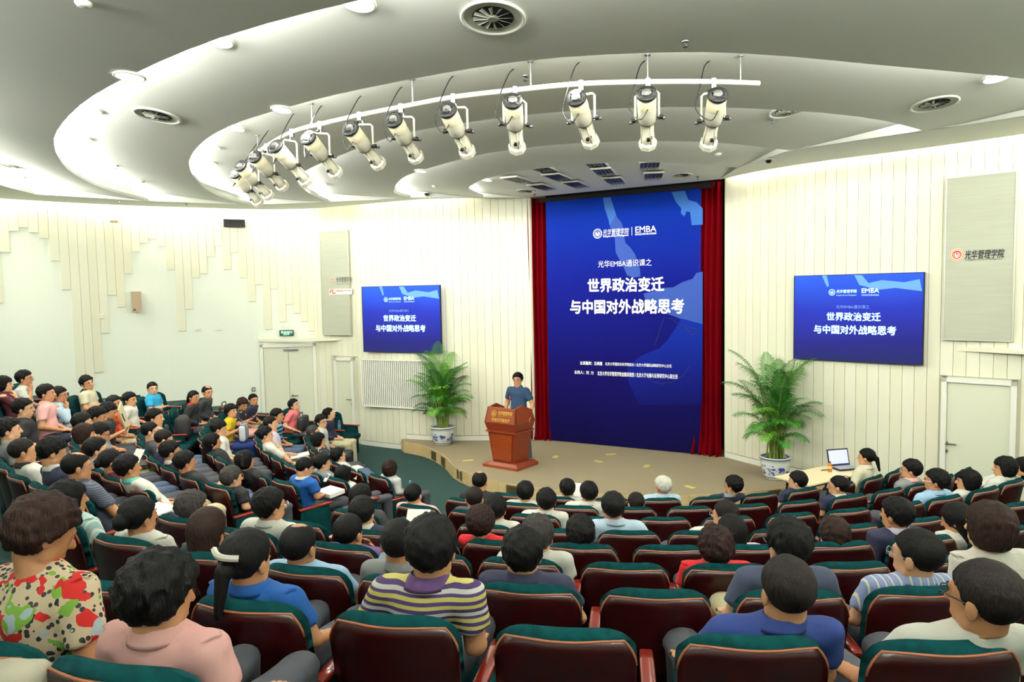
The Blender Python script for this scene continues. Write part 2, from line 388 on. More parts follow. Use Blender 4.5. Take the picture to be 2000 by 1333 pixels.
# ------------------------------------------------------------------ floor: flat front, stepped tiers behind
exec_seats = [
('L',1,[(-1.889,6.05),(-1.781,5.94),(-1.673,5.83),(-1.565,5.72),(-1.458,5.63),(-1.35,5.54),(-1.242,5.45),(-1.135,5.38),(-1.027,5.31),(-0.919,5.24),(-0.811,5.18)]),
('L',2,[(-1.774,6.69),(-1.682,6.62),(-1.589,6.55),(-1.496,6.48),(-1.403,6.42),(-1.311,6.35),(-1.218,6.3),(-1.125,6.24),(-1.032,6.19),(-0.94,6.15),(-0.847,6.1),(-0.754,6.06)]),
('L',3,[(-1.702,7.35),(-1.619,7.32),(-1.537,7.28),(-1.454,7.24),(-1.372,7.21),(-1.289,7.17),(-1.207,7.14),(-1.124,7.11),(-1.042,7.08),(-0.959,7.05),(-0.877,7.02),(-0.794,6.99),(-0.712,6.96)]),
('L',4,[(-1.617,7.94),(-1.54,7.95),(-1.462,7.95),(-1.384,7.95),(-1.306,7.95),(-1.229,7.95),(-1.151,7.95),(-1.073,7.94),(-0.995,7.93),(-0.918,7.93),(-0.84,7.91),(-0.762,7.9),(-0.684,7.88)]),
('L',5,[(-1.55,8.55),(-1.482,8.58),(-1.415,8.6),(-1.347,8.62),(-1.279,8.64),(-1.212,8.66),(-1.144,8.68),(-1.076,8.69),(-1.009,8.71),(-0.941,8.72),(-0.873,8.72),(-0.806,8.73),(-0.738,8.74),(-0.67,8.74)]),
('L',6,[(-1.432,9.21),(-1.369,9.27),(-1.305,9.33),(-1.242,9.37),(-1.178,9.41),(-1.115,9.45),(-1.052,9.48),(-0.988,9.5),(-0.925,9.52),(-0.861,9.54),(-0.798,9.54),(-0.735,9.55),(-0.671,9.54),(-0.608,9.53)]),
('L',7,[(-1.41,10.28),(-1.36,10.16),(-1.309,10.05),(-1.259,9.94)]),
('C',1,[(-0.391,5.0),(-0.262,4.98),(-0.124,4.97),(-0.001,4.97),(0.123,4.98),(0.256,5.0),(0.384,5.03),(0.511,5.08),(0.635,5.13),(0.741,5.18)]),
('C',2,[(-0.41,5.99),(-0.297,5.97),(-0.193,5.96),(-0.088,5.96),(0.019,5.95),(0.128,5.96),(0.231,5.97),(0.342,5.98),(0.443,6.0),(0.535,6.02),(0.624,6.04),(0.713,6.07)]),
('C',3,[(-0.417,6.96),(-0.329,6.95),(-0.236,6.94),(-0.144,6.93),(-0.055,6.92),(0.034,6.92),(0.126,6.91),(0.213,6.91),(0.31,6.91),(0.391,6.91),(0.485,6.91),(0.567,6.91)]),
('C',4,[(-0.433,7.86),(-0.343,7.88),(-0.265,7.89),(-0.184,7.89),(-0.11,7.89),(-0.037,7.88),(0.047,7.87),(0.127,7.85),(0.21,7.83),(0.287,7.8),(0.363,7.77)]),
('C',5,[(-0.415,8.77),(-0.348,8.78),(-0.284,8.78),(-0.223,8.78),(-0.154,8.77),(-0.083,8.76),(-0.015,8.75),(0.053,8.73),(0.127,8.71),(0.206,8.67)]),
('C',6,[(-0.464,9.5),(-0.393,9.54),(-0.311,9.58),(-0.246,9.59),(-0.187,9.6),(-0.122,9.61),(-0.06,9.6),(0.012,9.59),(0.087,9.56),(0.156,9.53)]),
('C',7,[(-0.482,10.28),(-0.411,10.34),(-0.353,10.38),(-0.283,10.41),(-0.228,10.43),(-0.169,10.43),(-0.111,10.43),(-0.051,10.42),(0.008,10.39),(0.065,10.36)]),
('C',8,[(-0.384,11.19),(-0.324,11.2),(-0.26,11.22),(-0.204,11.23),(-0.146,11.25),(-0.088,11.26),(-0.032,11.28)]),
('C',9,[(-0.291,12.03),(-0.245,12.05)]),
]
STEP = .195
_tab = {}
for blk, r, l in exec_seats: _tab.setdefault(r, []).extend(l)
for r in _tab: _tab[r].sort()
BASE = {1: 5.0, 2: 5.97, 3: 6.93, 4: 7.9, 5: 8.75, 6: 9.6, 7: 10.42, 8: 11.22, 9: 12.05, 10: 12.9, 11: 13.8, 12: 14.7}
_c6 = [( -1.9, .2), (-1.2, 0), (-.8, 0), (0, 0)]
def R_of(r, th):
    if r in _tab and r <= 6:
        a = np.array(_tab[r]); return float(np.interp(th, a[:, 0], a[:, 1]))
    return BASE[r]
def tierz(r): return STEP*(r-1)
def wall_reach(th):
    d = Vector((math.sin(th), -math.cos(th), 0)); best = 30
    for P in (WLc, WRc):
        for a, b in zip(P, P[1:]):
            e = b-a; den = d.x*e.y-d.y*e.x
            if abs(den) < 1e-9: continue
            w = a-CEN; t = (w.x*e.y-w.y*e.x)/den; u = (w.x*d.y-w.y*d.x)/den
            if 0 <= u <= 1 and t > 1: best = min(best, t)
    return best-.02
mb = MB(); ths = [-1.95+i*(1.5+1.95)/110 for i in range(111)]
reach = [wall_reach(t) for t in ths]
def rr(r, i): return min(reach[i], R_of(r, ths[i])+.14)
for r in range(2, 13):
    z, zp = tierz(r), tierz(r-1)
    for i in range(110):
        a0, a1 = rr(r-1, i), rr(r-1, i+1); b0, b1 = (rr(r, i), rr(r, i+1)) if r < 12 else (reach[i], reach[i+1])
        if b0-a0 < 1e-3 and b1-a1 < 1e-3: continue
        d0 = Vector((math.sin(ths[i]), -math.cos(ths[i]), 0)); d1 = Vector((math.sin(ths[i+1]), -math.cos(ths[i+1]), 0))
        p, q, p2, q2 = CEN+d0*a0, CEN+d1*a1, CEN+d0*b0, CEN+d1*b1
        mb.add([(p.x, p.y, zp), (q.x, q.y, zp), (q.x, q.y, z), (p.x, p.y, z), (p2.x, p2.y, z), (q2.x, q2.y, z)], [(0, 1, 2, 3), (3, 2, 5, 4)])
mb.build('floor_tiers', M['carpet'], None, kind='structure')
mb = MB(); pts = WLc+WRc[::-1][1:]; mb.add([(p.x, p.y, 0) for p in pts]+[(1.0, 17.6, 0), (4.6, 15.4, 0)][:0], [tuple(range(len(pts)))])
mb.build('floor', M['carpet'], None, kind='structure')

# ------------------------------------------------------------------ stage
edge = catmull([(-2.52, 15.9), (-2.41, 15.62), (-1.9, 15.15), (-1.4, 14.2), (-1.1, 13.25), (-.59, 12.46), (-.05, 11.98), (.79, 11.52), (1.58, 11.22), (2.3, 11.12), (3.2, 11.17), (4.28, 11.44), (5.05, 11.78), (5.3, 11.86)], 6)
back = [PR.at(s)[0] for s in np.linspace(stage_r, 0, 12)]+[Vector((4.5, 14.1, 0)), Vector((3.4, 14.9, 0)), Vector((1.2, 16.1, 0)), Vector((.5, 15.9, 0))]+[PL.at(s)[0] for s in np.linspace(0, stage_l, 10)]
mb = MB(); pts = edge+back; n = len(pts)
mb.add([(p.x, p.y, .25) for p in pts]+[(p.x, p.y, .2) for p in pts], [tuple(range(n)), tuple(range(2*n-1, n-1, -1))]+[(i, i+n, (i+1) % n+n, (i+1) % n) for i in range(n)])
stage = mb.build('floor_stage', M['stagec'], None, kind='structure')
e2 = resample(edge, 36)
for i in range(35):
    a, b = e2[i], e2[i+1]; fr = Frame(a, b); mb = MB(); fr.slab(mb, .002, fr.w-.002, .004, .247, -.02, .015)
    hang(mb.build('riser_board', M['riser'], None), stage)
ebvh = [(proj(Vector((p.x, p.y, .12)))[0], p) for p in resample(edge, 300)]
for px, lab in ((849, 'nearest the left palm'), (866, 'on the sharp bend of the stage'), (901, 'left of the lectern'), (1000, 'below the lectern'), (1324, 'behind the front centre seats'), (1524, 'below the right palm')):
    p = min(ebvh, key=lambda q: abs(q[0]-px)+(0 if q[1].y > 0 else 9))[1]; j = min(range(35), key=lambda i: (e2[i]-p).length)
    j = min(max(j, 1), 33); fr = Frame(e2[j-1], e2[j+1]); u = fr.w/2; mb = MB()
    r = thing('floor_grille', 'square brass grille set in the stage riser '+lab, 'grille', fr.p(u, .05, .02), 0, 'brass grilles in the stage riser')
    fr.slab(mb, u-.12, u+.12, .04, .22, .015, .028); hang(mb.build('grille_frame', M['brass'], None), r)
    mb = MB()
    for q in range(5): fr.slab(mb, u-.085, u+.085, .07+q*.028, .078+q*.028, .028, .034)
    hang(mb.build('louvres', M['dark'], None), r)
for i, (px, py, w) in enumerate([(914, 900, 'left of the lectern'), (1085, 893, 'before the left curtain'), (1169, 902, 'centre of the stage'), (1193, 888, 'close to the blue banner'), (1263, 911, 'right of centre stage'), (1347, 952, 'near the front edge of the stage')]):
    p = bp(px, py, .252); mb = MB(); mb.box((p.x, p.y, .2525), (.2, .1, .004), 0, .3+i)
    o = mb.build('tape_mark', mat('yellow_tape%d' % i, srgb(196, 184, 96), .6), None, label='yellow tape mark on the beige stage, '+w, category='tape', group='tape marks on the stage')

# ------------------------------------------------------------------ ceiling: shells stepping towards the stage
def ext(L, R, mid): return catmull([L]+mid+[R], 6)
EC = [
 ext((-8.95, 13.7), (9.2, 4.2), [(-8.75, 12.4), (-8.35, 10.8), (-7.6, 8.5), (-6, 5), (-3.8, 2.2), (0, .6), (4, .6), (7.4, 2)]),
 ext((-7.44, 14.94), (8.3, 6.4), [(-7.35, 13.13), (-6.89, 11.46), (-6.38, 10.34), (-5.91, 9.49), (-5.34, 8.65), (-4.37, 7.51), (-3.43, 6.64), (-2.28, 5.75), (-1.0, 5.05), (.8, 4.35), (3, 4.0), (5.2, 4.2), (7, 5.1)]),
 ext((-5.65, 15.83), (7.1, 8.1), [(-5.79, 14.78), (-5.6, 13.36), (-5.11, 11.71), (-4.64, 10.59), (-3.96, 9.44), (-3.25, 8.56), (-2.43, 7.86), (-1.46, 7.19), (.05, 6.44), (1.36, 6.25), (2.3, 6.38), (3.35, 6.7), (4.42, 7.02), (5.4, 7.35), (6.4, 7.75)]),
 ext((-3.9, 15.65), (5.5, 9.6), [(-3.92, 14.21), (-3.76, 12.91), (-3.43, 12.0), (-2.88, 11.11), (-2.06, 10.02), (-1.22, 9.08), (.05, 8.39), (1.19, 8.11), (2.33, 8.15), (3.62, 8.48), (4.6, 8.95)]),
 ext((-2.06, 15.15), (4.15, 10.75), [(-2.28, 14.5), (-2.18, 13.81), (-1.8, 12.51), (-1.16, 11.52), (-.32, 10.56), (.75, 10.0), (1.79, 9.9), (2.9, 10.1)]),
 ext((-.55, 15.35), (3.85, 12.2), [(-.78, 14.27), (-.66, 13.48), (-.35, 12.75), (.47, 11.94), (1.67, 11.51), (2.86, 11.7)]),
 [Vector((.42, 15.5, 0)), Vector((3.9, 13.45, 0))]]
HS = [.34, .34, .3, .28, .27, .2]
NE = 48
EP = [resample(e, NE) for e in EC]
FOC = Vector((1.4, 14.5, 0))
def offset_out(P, d):
    out = []
    for i, p in enumerate(P):
        t = (P[min(i+1, len(P)-1)]-P[max(i-1, 0)]).normalized(); n = Vector((t.y, -t.x, 0))
        if n.dot(p-FOC) < 0: n = -n
        out.append(p+n*d)
    return out
ceil_root = bpy.data.objects.new('ceiling', None); COL.objects.link(ceil_root); ceil_root['kind'] = 'structure'; ceil_root.location = (0, 8, ZC)
shell_bm = MB(); TT = [0, .08, .18, .3, .45, .6, .75, .88, 1]
for i in range(6):
    A = offset_out(EP[i], .34); B = EP[i+1]; h = HS[i]; v = []
    for j in range(NE):
        tp = min(1, (min(j, NE-1-j)+1.2)/7.0)**.6
        for t in TT:
            p = A[j].lerp(B[j], t); v.append((p.x, p.y, ZC+h*(.6+.4*tp)*(1-t)**1.25+.0))
    m = len(TT); f = [(j*m+k, j*m+k+1, (j+1)*m+k+1, (j+1)*m+k) for j in range(NE-1) for k in range(m-1)]
    mb = MB(); mb.add(v, f)
    hang(mb.build('ceiling_shell', M['ceil'], None, smooth=True), ceil_root); shell_bm.add(v, f)
    # end risers down to the soffit
    mb = MB()
    for j in (0, NE-1):
        w = [v[j*m+k] for k in range(m)]; mb.add(w+[(q[0], q[1], ZC) for q in w], [(k, k+1, k+1+m, k+m) for k in range(m-1)])
    # pocket: board top, back wall, lip
    for j in range(NE-1):
        a, b = EP[i][j], EP[i][j+1]; c, d = A[j], A[j+1]; zc, zd = v[j*m][2], v[(j+1)*m][2]
        mb.add([(a.x, a.y, ZC), (b.x, b.y, ZC), (a.x, a.y, ZC+.05), (b.x, b.y, ZC+.05), (c.x, c.y, ZC+.08), (d.x, d.y, ZC+.08), (c.x, c.y, zc), (d.x, d.y, zd)], [(0, 1, 3, 2), (2, 3, 5, 4), (4, 5, 7, 6)])
    hang(mb.build('cove_lip', M['ceil'], None), ceil_root)
# soffit round the walls and flat ceiling behind the first shell
SIN_L = [(-9.6, 12.2), (-9.25, 13.2)]+[tuple(EP[i][0][:2]) for i in range(6)]+[(.42, 15.5)]
SOUT_L = [(-10.75, 13.2), (-9.95, 14.17), (-9.31, 14.75), (-8.63, 15.3), (-7.79, 15.82), (-6.82, 16.25), (-5.87, 16.68), (-4.68, 16.76), (-3.37, 16.19), (-2.38, 15.7), (-1.47, 15.42), (.42, 15.55)]
SIN_R = [(3.9, 13.45)]+[tuple(EP[i][-1][:2]) for i in (5, 4, 3, 2, 1, 0)]
SOUT_R = [(3.93, 13.46), (4.15, 12.95), (4.45, 12.45), (5.01, 11.78), (5.6, 11.26), (6.13, 10.8), (6.59, 10.35), (7.01, 9.91), (8.35, 8.5), (9.2, 6.9), (9.6, 4.2)]
mb = MB(); mo = []
for a, b in ((SIN_L, SOUT_L), (SIN_R, SOUT_R)):
    A = resample([Vector((p[0], p[1], 0)) for p in a], 60); B = resample(catmull(b, 5), 60)
    for q in range(59):
        mb.add([(A[q].x, A[q].y, ZC), (A[q+1].x, A[q+1].y, ZC), (B[q+1].x, B[q+1].y, ZC), (B[q].x, B[q].y, ZC), (B[q+1].x, B[q+1].y, ZC+.08), (B[q].x, B[q].y, ZC+.08)], [(0, 1, 2, 3), (3, 2, 4, 5)])
    mo.append(B)
E0 = EP[0]; poly = [E0[j] for j in range(NE)]
outer = [Vector((-9.25, 13.2, 0)), Vector((-9.6, 12.2, 0)), Vector((-10.75, 13.2, 0))]
bk = [Vector((p.x, p.y, 0)) for p in WLc[8*12+4:]+WRc[::-1][1:8*4]]
pts = poly[::-1]+[Vector((-9.25, 13.2, 0)), Vector((-9.6, 12.2, 0)), Vector((-10.75, 13.2, 0))]+bk+[Vector((9.6, 4.2, 0))]
mb.add([(p.x, p.y, ZC) for p in pts], [tuple(range(len(pts)))])
soffit = hang(mb.build('soffit', M['ceil'], None), ceil_root)
mb = MB(); mb.add([(-14, -5, 6.12), (13, -5, 6.12), (13, 19.5, 6.12), (-14, 19.5, 6.12)], [(0, 1, 2, 3)]); hang(mb.build('ceiling_slab', M['ceil'], None), ceil_root)
shell_bm.add([(p.x, p.y, ZC) for p in pts], [tuple(range(len(pts)))])
for q in range(0): pass
for a, b in ((SIN_L, SOUT_L), (SIN_R, SOUT_R)):
    A = resample([Vector((p[0], p[1], 0)) for p in a], 40); B = resample(catmull(b, 5), 40)
    for q in range(39): shell_bm.add([(A[q].x, A[q].y, ZC), (A[q+1].x, A[q+1].y, ZC), (B[q+1].x, B[q+1].y, ZC), (B[q].x, B[q].y, ZC)], [(0, 1, 2, 3)])
CB = BVHTree.FromPolygons([Vector(p) for p in shell_bm.v], shell_bm.f)
def ceil_hit(px, py):
    h = (None,)
    while h[0] is None: h = CB.ray_cast(CAM, ray(px, py).normalized()); py -= 2
    n = h[1] if h[1].z < 0 else -h[1]; return h[0], n

# ---- cove tubes above each lip (real lamps, hidden from below by the lip) and wall-wash slots
def area(name, a, b, width, power, direction, col):
    l = bpy.data.lights.new(name, 'AREA'); l.shape = 'RECTANGLE'; l.energy = power; l.color = col
    d = (b-a); l.size = d.length*.98; l.size_y = width
    o = bpy.data.objects.new(name, l); COL.objects.link(o); z = -Vector(direction).normalized(); x = d.normalized(); y = z.cross(x).normalized(); x = y.cross(z)
    c = (a+b)/2; o.matrix_world = Matrix(((x.x, y.x, z.x, c.x), (x.y, y.y, z.y, c.y), (x.z, y.z, z.z, c.z), (0, 0, 0, 1))); return o
cove_pow = [5.0, .95, .6, .55, .5, .4]
for i in range(6):
    A = offset_out(EP[i], .2); segs = resample(A, {0: 9, 1: 14, 2: 12, 3: 9, 4: 8, 5: 6}[i]); mbt = MB()
    for a, b in zip(segs, segs[1:]):
        a2, b2 = Vector((a.x, a.y, ZC+.14)), Vector((b.x, b.y, ZC+.14)); mid = (a2+b2)/2; inn = (FOC-mid); inn.z = 0; inn.normalize()
        d = inn*.6+Vector((0, 0, .8))
        fac = 1.0
        if i == 0: d = inn*.75+Vector((0, 0, .75))
        if i == 1: fac = 1.5 if mid.x < -3.5 else (1.3 if mid.x < 0 else 1.15)
        if i in (2, 3, 4): fac = 1.3 if (mid.x < -3.0+i*.5 or mid.x > 4.6) else .95
        area('cove_light', a2, b2, .05, P_COVE*cove_pow[i]*fac*(b-a).length/1.2, d, NEUT)
def wash(B, z, pw, s0, s1, n):
    seg = resample(B, n)
    for q in range(s0, s1):
        a, b = seg[q], seg[q+1]; a2, b2 = Vector((a.x, a.y, z)), Vector((b.x, b.y, z))
        t = (b2-a2).normalized(); nn = Vector((t.y, -t.x, 0))
        if nn.dot(a2-Vector((0, 9, z))) < 0: nn = -nn
        yield a2+nn*.13, b2+nn*.13, nn
for (B, tag) in ((mo[0], 'L'), (mo[1], 'R')):
    n = 17 if tag == 'L' else 15
    for q, (a, b, nn) in enumerate(wash(B, ZC+.2, 1, 0, n-1, n)):
        c = (a+b)/2; px = proj(c)[0] if proj(c)[2] > 0 else 9999
        pw = P_WASH
        if 600 < px < 720: pw *= .22
        area('wall_wash_light', a, b, .05, pw*(b-a).length/1.1, nn*.75+Vector((0, 0, -1)), WARM)

BKW = [p for p in WLc[8*12:8*18]+WRc[::-1][8*2:8*6]]
for a, b, nn in wash([Vector((p.x, p.y, 0))*.97 for p in BKW], ZC-.1, 1, 0, 13, 14):
    area('rear_fill_light', a, b, .08, P_WASH*1.1*(b-a).length/1.1, nn*.3+Vector((0, 0, -1)), NEUT)  # added fill: unseen area lights along the rear wall, brightening the near ceiling

def clear_frame(pa, pb):
    """chord frame pushed out so that nothing of the curved wall stands proud of it"""
    P_ = PR if pa > 1200 else PL; a, b = P_.s_of(pa), P_.s_of(pb); fr = Frame(P_.at(a)[0], P_.at(b)[0])
    k = max((P_.at(a+(b-a)*i/12)[0]-fr.o).dot(fr.n) for i in range(13)); fr.o = fr.o+fr.n*(max(0, k)+.012); return fr
# ------------------------------------------------------------------ banner, curtains, screens, wall panels
def zgrad(name, stops, z0, z1, rough=.7, emit=0, cloud=.06):
    m = mat(name, stops[0][1], rough); nt = m.node_tree; b = nt.nodes['Principled BSDF']
    tc = nt.nodes.new('ShaderNodeTexCoord'); sx = nt.nodes.new('ShaderNodeSeparateXYZ'); mr = nt.nodes.new('ShaderNodeMapRange')
    mr.inputs['From Min'].default_value = z0; mr.inputs['From Max'].default_value = z1
    nz = nt.nodes.new('ShaderNodeTexNoise'); nz.inputs['Scale'].default_value = .6; ad = nt.nodes.new('ShaderNodeMath'); ad.operation = 'MULTIPLY_ADD'
    ad.inputs[1].default_value = cloud*2; rp = nt.nodes.new('ShaderNodeValToRGB')
    while len(rp.color_ramp.elements) < len(stops): rp.color_ramp.elements.new(.5)
    for e, (p, c) in zip(rp.color_ramp.elements, stops): e.position = p; e.color = c
    nt.links.new(tc.outputs['Object'], sx.inputs[0]); nt.links.new(sx.outputs['Z'], mr.inputs['Value']); nt.links.new(tc.outputs['Object'], nz.inputs['Vector'])
    nt.links.new(nz.outputs[0], ad.inputs[0]); nt.links.new(mr.outputs[0], ad.inputs[2]); nt.links.new(ad.outputs[0], rp.inputs[0]); nt.links.new(rp.outputs[0], b.inputs['Base Color'])
    b.inputs['Specular IOR Level'].default_value = .05
    if emit: nt.links.new(rp.outputs[0], b.inputs['Emission Color']); b.inputs['Emission Strength'].default_value = emit
    return m
BF = Frame(Vector((.829, 15.435, 0)), Vector((3.603, 13.871, 0)))
ban = thing('banner', 'tall blue stage banner with a white title between the red curtains', 'banner', BF.p(BF.w/2, .25), 0)
mb = MB(); BF.slab(mb, -.06, BF.w+.06, .26, 5.4, -.03, 0)
mban = zgrad('blue_print', [(0, srgb(12, 8, 52)), (.35, srgb(14, 10, 84)), (.7, srgb(14, 22, 122)), (1, srgb(10, 46, 154))], .3, 5.6)
hang(mb.build('banner_sheet', mban, None), ban)
def Z6(l): return [(1000+x/4.444, 340+y/4.444) for x, y in l]
def Z7(l): return [(1000+x/4.444, 620+y/4.444) for x, y in l]
m1 = mat('light_blue_print', srgb(38, 100, 182), .7); m2 = mat('mid_blue_print', srgb(32, 70, 160), .7); m3 = zgrad('deep_blue_print', [(0, srgb(12, 8, 52)), (.16, srgb(13, 9, 66)), (.36, srgb(16, 26, 118)), (.6, srgb(16, 44, 150))], .3, 5.6)
SH = [(Z6([(790, 207), (855, 203), (875, 260), (905, 360), (870, 410), (850, 455), (838, 400), (805, 300)]), m1, 'light_shape'),
 (Z6([(850, 455), (870, 410), (905, 365), (955, 430), (985, 600), (1030, 640), (1070, 700), (1110, 820), (1115, 890), (1060, 900), (1000, 880), (965, 800), (900, 680), (893, 560)]), m2, 'land_shape'),
 (Z6([(1385, 156), (1500, 146), (1530, 225), (1600, 245), (1655, 300), (1655, 440), (1560, 445), (1545, 330), (1515, 325), (1495, 370), (1465, 340), (1470, 300), (1420, 240)]), m1, 'light_shape'),
 (Z6([(1655, 850), (1600, 860), (1570, 910), (1480, 940), (1400, 985), (1290, 990), (1230, 1020), (1140, 1040), (1165, 1110), (1250, 1180), (1420, 1240), (1655, 1340)]), m2, 'land_shape'),
 (Z7([(1655, 60), (1470, 10), (1430, 80), (1350, 200), (1280, 270), (1130, 330), (1060, 380), (1000, 440), (1010, 560), (1050, 640), (1100, 760), (1650, 760)]), m3, 'land_shape')]
for i, (l, m, nme) in enumerate(SH):
    mb = MB(); BF.poly(mb, [BF.uz(*p) for p in l], .0005, .003+.0003*i); hang(mb.build(nme, m, None), ban)
mdk = mat('navy_print', srgb(22, 26, 96), .7)
for l in (Z7([(1240, 250), (1280, 120), (1320, 2), (1380, 12), (1450, 62), (1520, 85), (1610, 110), (1620, 140), (1565, 152), (1500, 90)]), Z7([(1110, 420), (1150, 500), (1220, 560), (1310, 580), (1400, 562), (1490, 500), (1540, 430)])):
    mb = MB(); mb.tube([BF.p(*BF.uz(*p), .004) for p in l], .008, 5); hang(mb.build('spectacles_drawing', mdk, None), ban)
def T(fr, par, s, l, r, top, bot, m=None, k=.008, **kw):
    (ua, za), (ub, zb) = fr.uz(l, (top+bot)/2), fr.uz(r, (top+bot)/2); xm = (l+r)/2
    zt, zo = fr.uz(xm, top)[1], fr.uz(xm, bot)[1]
    return text_on(fr, s, ua, ub, zo, zt, k, m or M['wtxt'], par, slope=0, **kw)
def seal(fr, par, cx, cy, rpx, m, m2=None, k=.006):
    u, z = fr.uz(cx, cy); r = abs(fr.uz(cx, cy-rpx)[1]-z); mb = MB()
    for a, b in ((1.0, .93), (.74, .69)):
        n = 32; v = []
        for rr_ in (a*r, b*r): v += [tuple(fr.p(u+rr_*math.cos(2*math.pi*i/n), z+rr_*math.sin(2*math.pi*i/n), k)) for i in range(n)]
        mb.add(v, [(i, (i+1) % n, (i+1) % n+n, i+n) for i in range(n)])
    for i in range(20):
        a = 2*math.pi*i/20; mb.add([tuple(fr.p(u+r*q*math.cos(a+w), z+r*q*math.sin(a+w), k)) for q, w in ((.78, -.06), (.9, -.05), (.9, .05), (.78, .06))], [(0, 1, 2, 3)])
    for sx in (-1, 1):    # three interlocked strokes in the middle
        for pts in ([(0.06, .5), (.28, .3), (.28, -.5), (.16, -.5), (.16, .24), (.06, .36)], [(.34, .42), (.5, .2), (.5, -.3), (.4, -.38), (.4, .16)], [(.02, .1), (.1, .1), (.1, -.55), (.02, -.55)]):
            mb.add([tuple(fr.p(u+sx*a*r, z+b*r, k)) for a, b in pts], [tuple(range(len(pts)))])
    if m2:
        mb3 = MB(); n = 32; mb3.add([tuple(fr.p(u+.7*r*math.cos(2*math.pi*i/n), z+.7*r*math.sin(2*math.pi*i/n), k-.001)) for i in range(n)], [tuple(range(n))]); hang(mb3.build('seal_disc', m, None), par)
        mo_ = MB(); mo_.add(mb.v[:64], mb.f[:32]); mo_.add(mb.v[128:128+80], [(4*i, 4*i+1, 4*i+2, 4*i+3) for i in range(20)]); hang(mo_.build('seal_rim', m, None), par)
        mi_ = MB(); mi_.add(mb.v[208:], [tuple(i-208 for i in f) for f in mb.f if min(f) >= 208]); mb = mi_; m = M['paper']
        mb2 = MB(); n = 32; mb2.add([tuple(fr.p(u+1.08*r*math.cos(2*math.pi*i/n), z+1.08*r*math.sin(2*math.pi*i/n), k-.002)) for i in range(n)], [tuple(range(n))]); hang(mb2.build('seal_ground', m2, None), par)
    return hang(mb.build('round_seal', m, None), par)
z6 = lambda x, y: (1000+x/4.444, 340+y/4.444)
def T6(s, l, r, t, b, dy=620, **kw): return T(BF, ban, s, 1000+l/4.444, 1000+r/4.444, dy+t/4.444, dy+b/4.444, **kw)
seal(BF, ban, 1167.3, 456.8, 9.6, M['wtxt'])
T6('光华管理学院', 788, 1012, 474, 530, 340, italic=.12); T6('Guanghua School of Management', 792, 1012, 530, 548, 340, bold=2)
T6('|', 1040, 1044, 460, 535, 340); T6('EMBA', 1072, 1253, 453, 505, 340, bold=1); T6('GSM EXECUTIVE MBA PROGRAM', 1070, 1253, 513, 528, 340, bold=2)
T6('光华EMBA通识课之', 748, 1213, 745, 805, 340)
T6('世界政治变迁', 660, 1320, 902, 1022, 340, bold=2); T6('与中国对外战略思考', 508, 1492, 1090, 1212, 340, bold=2)
T6('主讲嘉宾：王缉思', 592, 785, 385, 415, bold=2); T6('北京大学国际关系学院院长 / 北京大学国际战略研究中心主任', 810, 1387, 400, 428, bold=1)
T6('主持人：刘  力', 543, 708, 465, 494, bold=2); T6('北京大学光华管理学院金融系教授 / 北京大学金融与证券研究中心副主任', 743, 1440, 482, 520, bold=1)
# dark head rail above the banner and backing wall behind it
mb = MB(); BF.slab(mb, -.35, BF.w+.32, 5.4, 5.5, -.12, -.02); o = mb.build('banner_rail', M['dark'], None); hang(o, ban)
mb = MB(); BF.slab(mb, -.7, BF.w+.7, 0, 6.1, -.75, -.65); mb.build('wall_stage', M['dark'], None, kind='structure')
for (P_, nm) in ((PL, 'trim_2'), (PR, 'trim_3')):
    a = P_.at(0)[0]; mb = MB(); q = Frame(a, a-BF.n*.8); q.slab(mb, 0, q.w, 0, 5.98, -.03, .03); mb.build(nm, M['panel'], None, kind='structure')
def curtain(name, label, pa, pb, z0, z1, folds):
    fr = Frame(pa, pb); mb = MB(); nu, nz = folds*8, 26; v = []
    rc = random.Random(folds); ph = [rc.uniform(-.5, .5) for _ in range(folds+2)]
    for i in range(nz+1):
        t = i/nz; z = z0+(z1-z0)*t; flare = max(0, (.08-t)/.08)
        for j in range(nu+1):
            s = j/nu; x = s*folds; amp = .045+.012*math.sin(x*1.7)
            k = amp*math.sin(2*math.pi*x+ph[int(x)]*math.sin(t*3))+.12*flare*(.4+.6*math.sin(x*2.2+1)**2)+.01*math.sin(t*9+x)
            u = fr.w*(s+(s-.5)*.12*flare)+.012*math.sin(t*4+x)
            v.append(tuple(fr.p(u, z+.02*flare*math.sin(x*3)**2, k)))
    f = [(i*(nu+1)+j, i*(nu+1)+j+1, (i+1)*(nu+1)+j+1, (i+1)*(nu+1)+j) for i in range(nz) for j in range(nu)]
    mb.add(v, f); o = mb.build(name, M['curtain'], None, smooth=True); o['label'] = label; o['category'] = 'curtain'; return o
curtain('stage_curtain', 'tall crimson velvet curtain hanging left of the blue banner', Vector((.38, 15.62, 0)), Vector((.88, 15.52, 0)), .25, 5.5, 5)
curtain('stage_curtain', 'tall crimson velvet curtain hanging right of the blue banner', Vector((3.56, 13.98, 0)), Vector((4.01, 13.66, 0)), .25, 5.5, 5)
